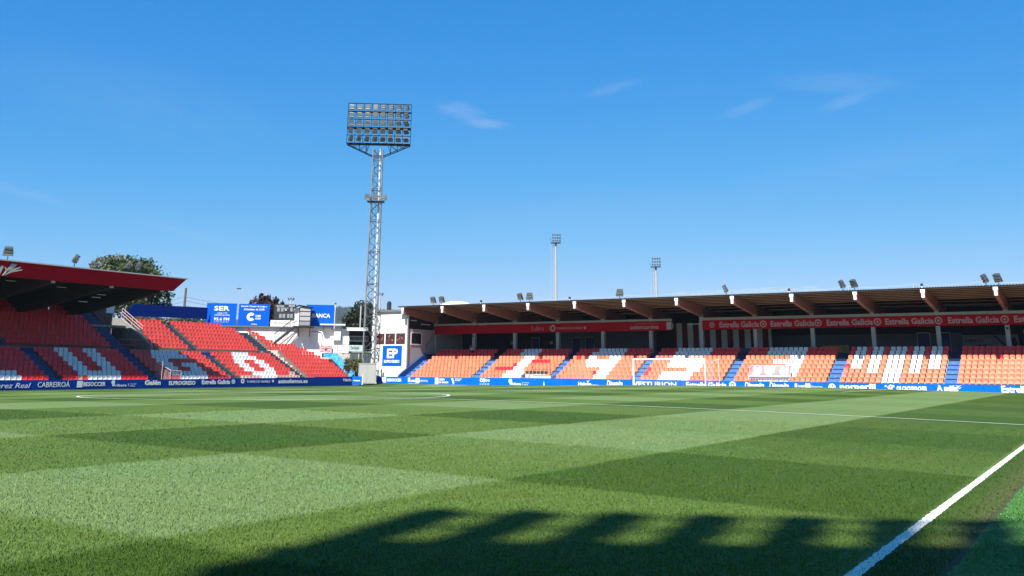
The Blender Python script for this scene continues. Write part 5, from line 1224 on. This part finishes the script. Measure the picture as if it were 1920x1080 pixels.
small_mast(677, 573, 612, 145, 'thin mast with pale lamps left of the pylon', 3)
small_mast(713, 551, 584, 150, 'thin mast with flat lamps right of the pylon', 3)
p = onD(629, 571, 135); t = empty('camera_pole', 'slim white pole with a small camera right of the bank billboard', 'pole', (p.x, p.y, -0.7)); MB().tube((0, 0, 0), (0, 0, p.z+0.7), 0.06, 6).build('pole', 'galvanised_bright', t); MB().box(-0.08, 0.08, -0.1, 0.1, p.z+0.72, p.z+0.9).build('camera_head', 'steel_dark', t)
p = onD(457, 543, 160); t = empty('street_lamp', 'street lamp with a single arm above the radio billboards', 'street lamp', (p.x, p.y, -0.7), YAW-math.pi/2)
MB().tube((0, 0, 0), (0, 0, p.z+0.7), 0.09, 6, 0.05).build('pole', 'column_gray', t); MB().tube((0, 0, p.z+0.7), (-0.5, 0, p.z+0.85), 0.05, 5).build('arm', 'column_gray', t); MB().box(-1.1, -0.4, -0.15, 0.15, p.z+0.78, p.z+0.92).build('lamp_head', 'steel_dark', t)
p = onD(349, 540, 140); UP = empty('utility_pole', 'wooden utility pole with wires behind the blue wind screen', 'utility pole', (p.x, p.y, -0.7), YAW-math.pi/2)
MB().tube((0, 0, 0), (0, 0, p.z+0.7), 0.2, 7, 0.15).build('pole', 'wood_pole', UP)
mb = MB()
for dz, x1, z1 in ((-1.2, -9, -2.6), (-1.8, -9, -3.3), (-1.2, 9, -2.4), (-1.7, 9, -3.0), (-2.4, 9, -3.4)):
    a = Vector((0, 0, p.z+0.7+dz)); b = Vector((x1, 2, p.z+0.7+z1)); pr = a
    for i in range(1, 6): q = a.lerp(b, i/5)-Vector((0, 0, 0.4*4*(i/5)*(1-i/5)*0.5)); mb.tube(pr, q, 0.02, 3); pr = q
mb.build('wires', 'cable', UP)
p = onD(730, 565, 150); t = empty('chimney', 'dark chimney stub with bracket on a roof behind the white building', 'chimney', (p.x, p.y, -0.7)); MB().tube((0, 0, 0), (0, 0, p.z+0.5), 0.35, 8).build('stack', 'steel_dark', t); MB().tube((0, 0, p.z+0.4), (0, 0, p.z+0.7), 0.22, 8).build('cowl', 'steel_dark', t)

# ================================================================== TREES
def crown_mesh(name, blobs, n, size, m, up_bias=0.3, spiky=0.0):
    tot = sum(b[3]*b[4]*b[5] for b in blobs); V = []; Fc = []
    for (cx, cy, cz, rx, ry, rz_) in blobs:
        k = int(n*rx*ry*rz_/tot)
        # leaf clumps: cluster centres near the surface, leaves gathered round each
        nc = max(6, k//28)
        u = rng.normal(size=(nc, 3)); u /= np.linalg.norm(u, axis=1)[:, None]; rad = rng.uniform(0.45, 1.03, nc)**0.6
        cc = u*rad[:, None]*np.array([rx, ry, rz_])+np.array([cx, cy, cz])
        idx = rng.integers(0, nc, k); P = cc[idx]+rng.normal(size=(k, 3))*np.array([rx, ry, rz_])*0.13
        a = rng.normal(size=(k, 3)); a[:, 2] += spiky*2; a /= np.linalg.norm(a, axis=1)[:, None]
        b = rng.normal(size=(k, 3)); b -= (b*a).sum(1)[:, None]*a; b /= np.linalg.norm(b, axis=1)[:, None]
        s = size*rng.uniform(0.6, 1.5, k)[:, None]
        base = len(V)*0
        q = np.stack([P-a*s, P+b*s*0.55, P+a*s*1.1, P-b*s*0.55], 1)
        V.append(q.reshape(-1, 3))
    V = np.concatenate(V); nq = len(V)//4; me = bpy.data.meshes.new(name)
    me.from_pydata(V.tolist(), [], [(4*i, 4*i+1, 4*i+2, 4*i+3) for i in range(nq)]); me.materials.append(MATS[m]); me.update(); return me
def tree(nm, px_, ybase_z, D, blobs_px, n, size, m, label, cat='tree', grp=None, trunk=True, spiky=0.0):
    """blobs given as (pixel x, pixel y, rx m, rz m) at distance D"""
    b0 = onD(px_, 700, D); o = empty(nm, label, cat, (b0.x, b0.y, ybase_z), 0, grp)
    bl = []
    for (x, y, rx, rz_) in blobs_px: p = onD(x, y, D); bl.append((p.x-b0.x, p.y-b0.y, p.z-ybase_z, rx, rx, rz_))
    me = crown_mesh('crown', bl, n, size, m, spiky=spiky); inst('crown', me, o)
    if trunk:
        top = max(bl, key=lambda b: b[2]); mb = MB(); base_r = 0.025*(top[2]+top[5])
        mb.tube((0, 0, -0.3), (top[0]*0.3, top[1]*0.3, top[2]*0.6), base_r, 8, base_r*0.65)
        for b in bl: mb.tube((top[0]*0.3, top[1]*0.3, top[2]*0.55), (b[0], b[1], b[2]+b[5]*0.4), base_r*0.5, 6, base_r*0.12)
        for q in range(10):
            b = random.choice(bl); mb.tube((b[0]*0.5, b[1]*0.5, b[2]*0.8), (b[0]+random.uniform(-.8, .8)*b[3], b[1]+random.uniform(-.8, .8)*b[3], b[2]+random.uniform(-.3, .8)*b[5]), base_r*0.22, 4, base_r*0.06)
        mb.build('trunk', 'bark', o, smooth=True)
    return o
tree('broadleaf_tree', 245, -0.7, 135, [(215, 514, 2.4, 1.9), (238, 507, 2.9, 1.8), (257, 515, 2.7, 2.1), (274, 537, 2.3, 2.8), (250, 545, 4.0, 3.5), (300, 562, 1.7, 1.5), (225, 504, 1.4, 1.2)], 13000, 0.19, 'leaf_green', 'large dark green broadleaf tree behind the red fascia roof')
tree('pale_tree', 200, -0.7, 140, [(216, 492, 1.6, 1.2), (180, 498, 1.1, 1.2), (200, 505, 1.6, 1.6), (190, 520, 1.8, 2.4)], 2600, 0.15, 'leaf_pale', 'sparse pale leafed tree left of the large green tree')
tree('purple_tree', 497, -0.7, 132, [(478, 578, 1.0, 1.1), (488, 568, 0.9, 1.2), (500, 574, 1.2, 1.3), (512, 570, 0.9, 1.2), (522, 578, 0.9, 1.1), (497, 592, 2.2, 2.0)], 4200, 0.20, 'leaf_purple', 'purple leafed tree above the middle radio billboard', spiky=0.5)
tree('dark_conifer', 672, -0.7, 150, [(668, 607, 1.9, 2.6), (678, 598, 1.7, 2.6), (688, 600, 1.6, 2.6), (660, 612, 1.4, 1.6)], 5200, 0.20, 'leaf_conifer', 'dark rounded evergreen against the hill left of the pylon')
tree('hedge_bush', 665, -0.5, 121, [(664, 692, 1.1, 1.0), (655, 684, 1.0, 0.8), (674, 690, 0.9, 1.1)], 3600, 0.10, 'leaf_bush', 'yellow green bush growing under the deck behind the cyan tarpaulin', 'bush', trunk=False)
tree('wall_weeds', 712, -0.2, 121.5, [(709, 705, 0.28, 0.9), (716, 704, 0.3, 0.7), (713, 711, 0.5, 0.4)], 700, 0.09, 'leaf_bush', 'weedy shrub at the foot of the white building', 'bush', trunk=False, spiky=1.0)
for i, (x, y, r_) in enumerate(((262, 603, 1.5), (300, 603, 1.6), (338, 605, 1.5), (374, 606, 1.4))):
    tree('olive_bush', x, 2.0, 132, [(x, y, r_, 0.9), (x+8, y+6, r_, 0.9), (x-8, y+6, r_, 0.9)], 1500, 0.16, 'leaf_olive' if i < 2 else 'leaf_bush', ['brownish bush seen under the left end of the blue screen', 'olive bush seen under the middle of the blue screen', 'green bush below the utility pole under the blue screen', 'green bush at the right end under the blue screen'][i], 'bush', 'bushes behind the blue screen', trunk=False)
tree('shaded_tree', 170, -0.7, 128, [(175, 592, 2.0, 1.6), (188, 585, 1.6, 1.4)], 1500, 0.18, 'leaf_pale', 'tree glimpsed through the gap under the side stand roof')
# low building behind with pale wall
_a, _b = onY(186, 595, 95.4), onY(216, 595, 95.4)
MB().box(_a.x, _b.x, 95.9, 96.1, 2.0, onY(202, 587, 96.0).z).build('low_wall', 'stand_dark', SS)
LBD = empty('rear_building', 'plain pale building partly seen through the gap under the side stand roof', 'building'); p = onD(200, 580, 125)
MB().box(p.x-1.4, p.x+0.3, p.y-1, p.y+6, -0.7, p.z+0.45).build('wall', 'white_wall', LBD); MB().box(p.x-1.6, p.x+0.5, p.y-1.2, p.y+6.2, p.z+0.452, p.z+0.6).build('roof', 'concrete_dark', LBD)

# ================================================================== THINGS IN THE END STAND
# hanging fan flag with numbers
p0, p1 = onX(1409, 690, 95.2), onX(1487, 690, 95.2)
FF = empty('fan_flag', 'white and maroon fan flag with numerals either side of a crest on the seats', 'flag', (0, 0, 0), R(-90))
w_ = p0.y-p1.y; y0_ = 93.9
mat('flag_print', (0.55, 0.24, 0.27), 0.8, 0.5, 2.0)
def fl(x, z): return (-p0.y+x, y0_+0.62*(z-0.85), z)     # flag plane leans back up the seats
def flagpoly(pts, lift, nm, m):
    mb = MB(); n = len(pts); v = [(fl(a, b)[0], fl(a, b)[1]-lift-0.012, b) for a, b in pts]+[(fl(a, b)[0], fl(a, b)[1]-lift, b) for a, b in pts]
    mb.add(v, [tuple(range(n)), tuple(range(2*n-1, n-1, -1))]+[((i+1) % n, i, n+i, n+(i+1) % n) for i in range(n)]); mb.build(nm, m, FF)
zt_, zb0 = 2.32, 0.95
flagpoly([(0, zb0), (w_, zb0), (w_, zt_), (0, zt_)], 0.0, 'cloth', 'pink_cloth')
flagpoly([(0.05, zb0+0.42), (w_*0.62, zb0+0.42), (w_*0.62, zt_-0.06), (0.05, zt_-0.06)], 0.02, 'print_field', 'flag_print')
flagpoly([(w_*0.62+0.02, zb0+0.42), (w_-0.05, zb0+0.42), (w_-0.05, zt_-0.06), (w_*0.62+0.02, zt_-0.06)], 0.02, 'print_field', 'concrete')
flagpoly([(0.1, zb0+0.10), (w_-0.05, zb0+0.10), (w_-0.05, zb0+0.26), (0.1, zb0+0.26)], 0.02, 'print_band', 'stand_gray')
def flagtext(s, a, b, z0, z1, m='print_white'):
    me = text_mesh(s, b-a, z1-z0, bold=0.06); me.materials.clear(); me.materials.append(MATS[m]); me.name = 'lettering'
    for v in me.vertices: v.co.y += 0.62*(v.co.z)
    inst('lettering', me, FF, (-p0.y+a, y0_+0.62*(z0-0.85)-0.04, z0))
flagtext('20', w_*0.09, w_*0.30, zb0+0.46, zt_-0.12); flagtext('01', w_*0.74, w_*0.93, zb0+0.46, zt_-0.12)
flagpoly([(w_*0.35, zt_-0.1), (w_*0.62, zt_-0.1), (w_*0.60, zb0+0.7), (w_*0.49, zb0+0.32), (w_*0.38, zb0+0.7)], 0.045, 'crest', 'print_white')
for i in range(4): a = w_*(0.39+0.055*i); flagpoly([(a, zb0+0.8), (a+0.07, zb0+0.8), (a+0.10, zt_-0.15), (a+0.03, zt_-0.15)], 0.06, 'crest_stripe', 'seat_red')
mb = MB()
for i in range(14): a = w_*(0.07+i*0.065); mb.box(-p0.y+a, -p0.y+a+0.14, y0_+0.62*(zb0-0.85)-0.03, y0_+0.62*(zb0-0.85)-0.015, zb0+0.0, zb0+0.07)
mb.build('print_band', 'print_dark', FF)

# camera platform in the second block
CP = empty('camera_platform', 'pale boxed camera platform with thin rails set among the front seats', 'platform', (0, 0, 0), R(-90))
ya, yb2 = -onX(1005, 700, 94.2).y, -onX(1036, 700, 94.2).y
MB().box(ya, yb2, 93.75, 95.2, 0.0, 1.12).build('box', 'white_wall', CP)
MB().box(ya-0.1, yb2+0.1, 93.7, 95.25, 1.122, 1.18).build('top', 'pale_riser', CP)
mb = MB()
for q in (1.45, 1.75): mb.tube((ya-0.1, 93.75, q), (yb2, 93.75, q), 0.03, 5)
for q in (ya-0.1, (ya+yb2)/2, yb2): mb.tube((q, 93.75, 1.18), (q, 93.75, 2.5 if q == ya-0.1 else 1.75), 0.028, 5)
mb.tube((ya-0.9, 94.1, 0.8), (ya-0.1, 93.75, 2.2), 0.028, 5); mb.tube((ya-0.1, 94.5, 2.5), (yb2, 94.9, 2.5), 0.02, 5); mb.tube((yb2, 94.9, 1.18), (yb2, 94.9, 2.5), 0.02, 5)
mb.build('rails', 'steel_dark', CP)
mb = MB(); mb.tube((ya+0.2, 93.70, 0.3), (ya+0.5, 93.70, 1.0), 0.02, 4); mb.tube((ya+0.9, 93.70, 0.3), (ya+0.7, 93.70, 1.0), 0.02, 4); mb.build('braces', 'steel_dark', CP)

# yellow crowd barriers
def barrier(x, label, rz_):
    p = onX(x, 655, 103.2); o = empty('crowd_barrier', label, 'barrier', (103.2, p.y, ZT-0.01), rz_, 'yellow barriers under the roof')
    mb = MB(); pts = [(0, .1), (0, 1.0), (1.9, 1.0), (1.9, .1), (0, .1)]
    for a, b in zip(pts[:-1], pts[1:]): mb.tube((a[0], 0, a[1]), (b[0], 0, b[1]), 0.04, 5)
    mb.build('frame', 'yellow_plastic', o)
    for i in range(9): MB().box(0.12+i*0.2, 0.22+i*0.2, -0.015, 0.015, 0.12, 0.98).build('slat', 'yellow_plastic', o)
    for s in (0.2, 1.7): MB().box(s-0.04, s+0.04, -0.3, 0.3, 0.0, 0.09).build('foot', 'yellow_plastic', o)
barrier(1542, 'yellow plastic crowd barrier, left one of the overlapping pair under the roof', R(-80)); barrier(1556, 'yellow plastic crowd barrier, right one of the overlapping pair under the roof', R(-95))

# worker bending over the top row
PX = onX(882.5, 655, 99.4)
PR = empty('person', 'person in a white top bending over the top row of seats beside a column', 'person', (99.75, PX.y, Z0R+RISE*6+0.02), R(-90))
def skin_body(name, pts, edges, radii, m, parent, sub=2):
    me = bpy.data.meshes.new(name); me.from_pydata(pts, edges, []); me.materials.append(MATS[m]); o = bpy.data.objects.new(name, me); COL.objects.link(o); o.parent = parent
    s = o.modifiers.new('skin', 'SKIN'); s.use_smooth_shade = True
    for v, r_ in zip(me.skin_vertices[0].data, radii): v.radius = (r_, r_)
    me.skin_vertices[0].data[0].use_root = True
    b = o.modifiers.new('smooth', 'SUBSURF'); b.levels = sub; b.render_levels = sub; return o
# local x: right in the picture, -y towards the pitch; bends to the left
P_ = [(0.0, 0, 0.95), (-0.03, 0, 1.15), (-0.10, 0, 1.36), (-0.16, 0, 1.44), (-0.22, -0.02, 1.52), (-0.27, -0.03, 1.64),
      (0.10, -0.02, 0.92), (0.12, -0.04, 0.50), (0.14, 0.0, 0.08), (0.16, -0.14, 0.04), (-0.08, -0.02, 0.92), (-0.12, -0.06, 0.50), (-0.10, 0.0, 0.08), (-0.10, -0.14, 0.04),
      (-0.10, -0.19, 1.36), (-0.30, -0.26, 1.14), (-0.52, -0.30, 0.96), (-0.10, 0.19, 1.36), (-0.28, 0.18, 1.12), (-0.46, 0.05, 0.92)]
E_ = [(0, 1), (1, 2), (2, 3), (3, 4), (4, 5), (0, 6), (6, 7), (7, 8), (8, 9), (0, 10), (10, 11), (11, 12), (12, 13), (2, 14), (14, 15), (15, 16), (2, 17), (17, 18), (18, 19)]
R_ = [0.14, 0.14, 0.15, 0.06, 0.085, 0.10, 0.09, 0.065, 0.045, 0.04, 0.09, 0.065, 0.045, 0.04, 0.055, 0.042, 0.03, 0.055, 0.042, 0.03]
skin_body('body', P_, E_, R_, 'skin', PR)
skin_body('shirt', [P_[0], P_[1], P_[2], (-0.10, -0.18, 1.36), (-0.22, -0.23, 1.24), (-0.10, 0.18, 1.36), (-0.21, 0.18, 1.22)], [(0, 1), (1, 2), (2, 3), (3, 4), (2, 5), (5, 6)], [0.155, 0.155, 0.165, 0.07, 0.062, 0.07, 0.062], 'shirt', PR)
skin_body('trousers', [P_[0], P_[6], P_[7], P_[8], P_[10], P_[11], P_[12]], [(0, 1), (1, 2), (2, 3), (0, 4), (4, 5), (5, 6)], [0.15, 0.10, 0.08, 0.06, 0.10, 0.08, 0.06], 'cloth_dark', PR)
skin_body('hair', [(-0.24, -0.02, 1.62), (-0.27, -0.01, 1.70)], [(0, 1)], [0.10, 0.09], 'cloth_dark', PR)

# ================================================================== AIR
HM = bpy.data.materials.new('haze'); HM.use_nodes = True; hn = HM.node_tree.nodes; hl = HM.node_tree.links
hn.remove(hn['Principled BSDF']); pv = hn.new('ShaderNodeVolumePrincipled'); pv.inputs['Color'].default_value = (0.62, 0.80, 1.0, 1)
pv.inputs['Density'].default_value = 0.00007; pv.inputs['Anisotropy'].default_value = 0.0; hl.new(pv.outputs[0], hn['Material Output'].inputs['Volume'])
hz_ = MB().box(-3400, 3400, -3400, 3400, -1.75, 178.0).build('haze', HM); hz_['kind'] = 'stuff'
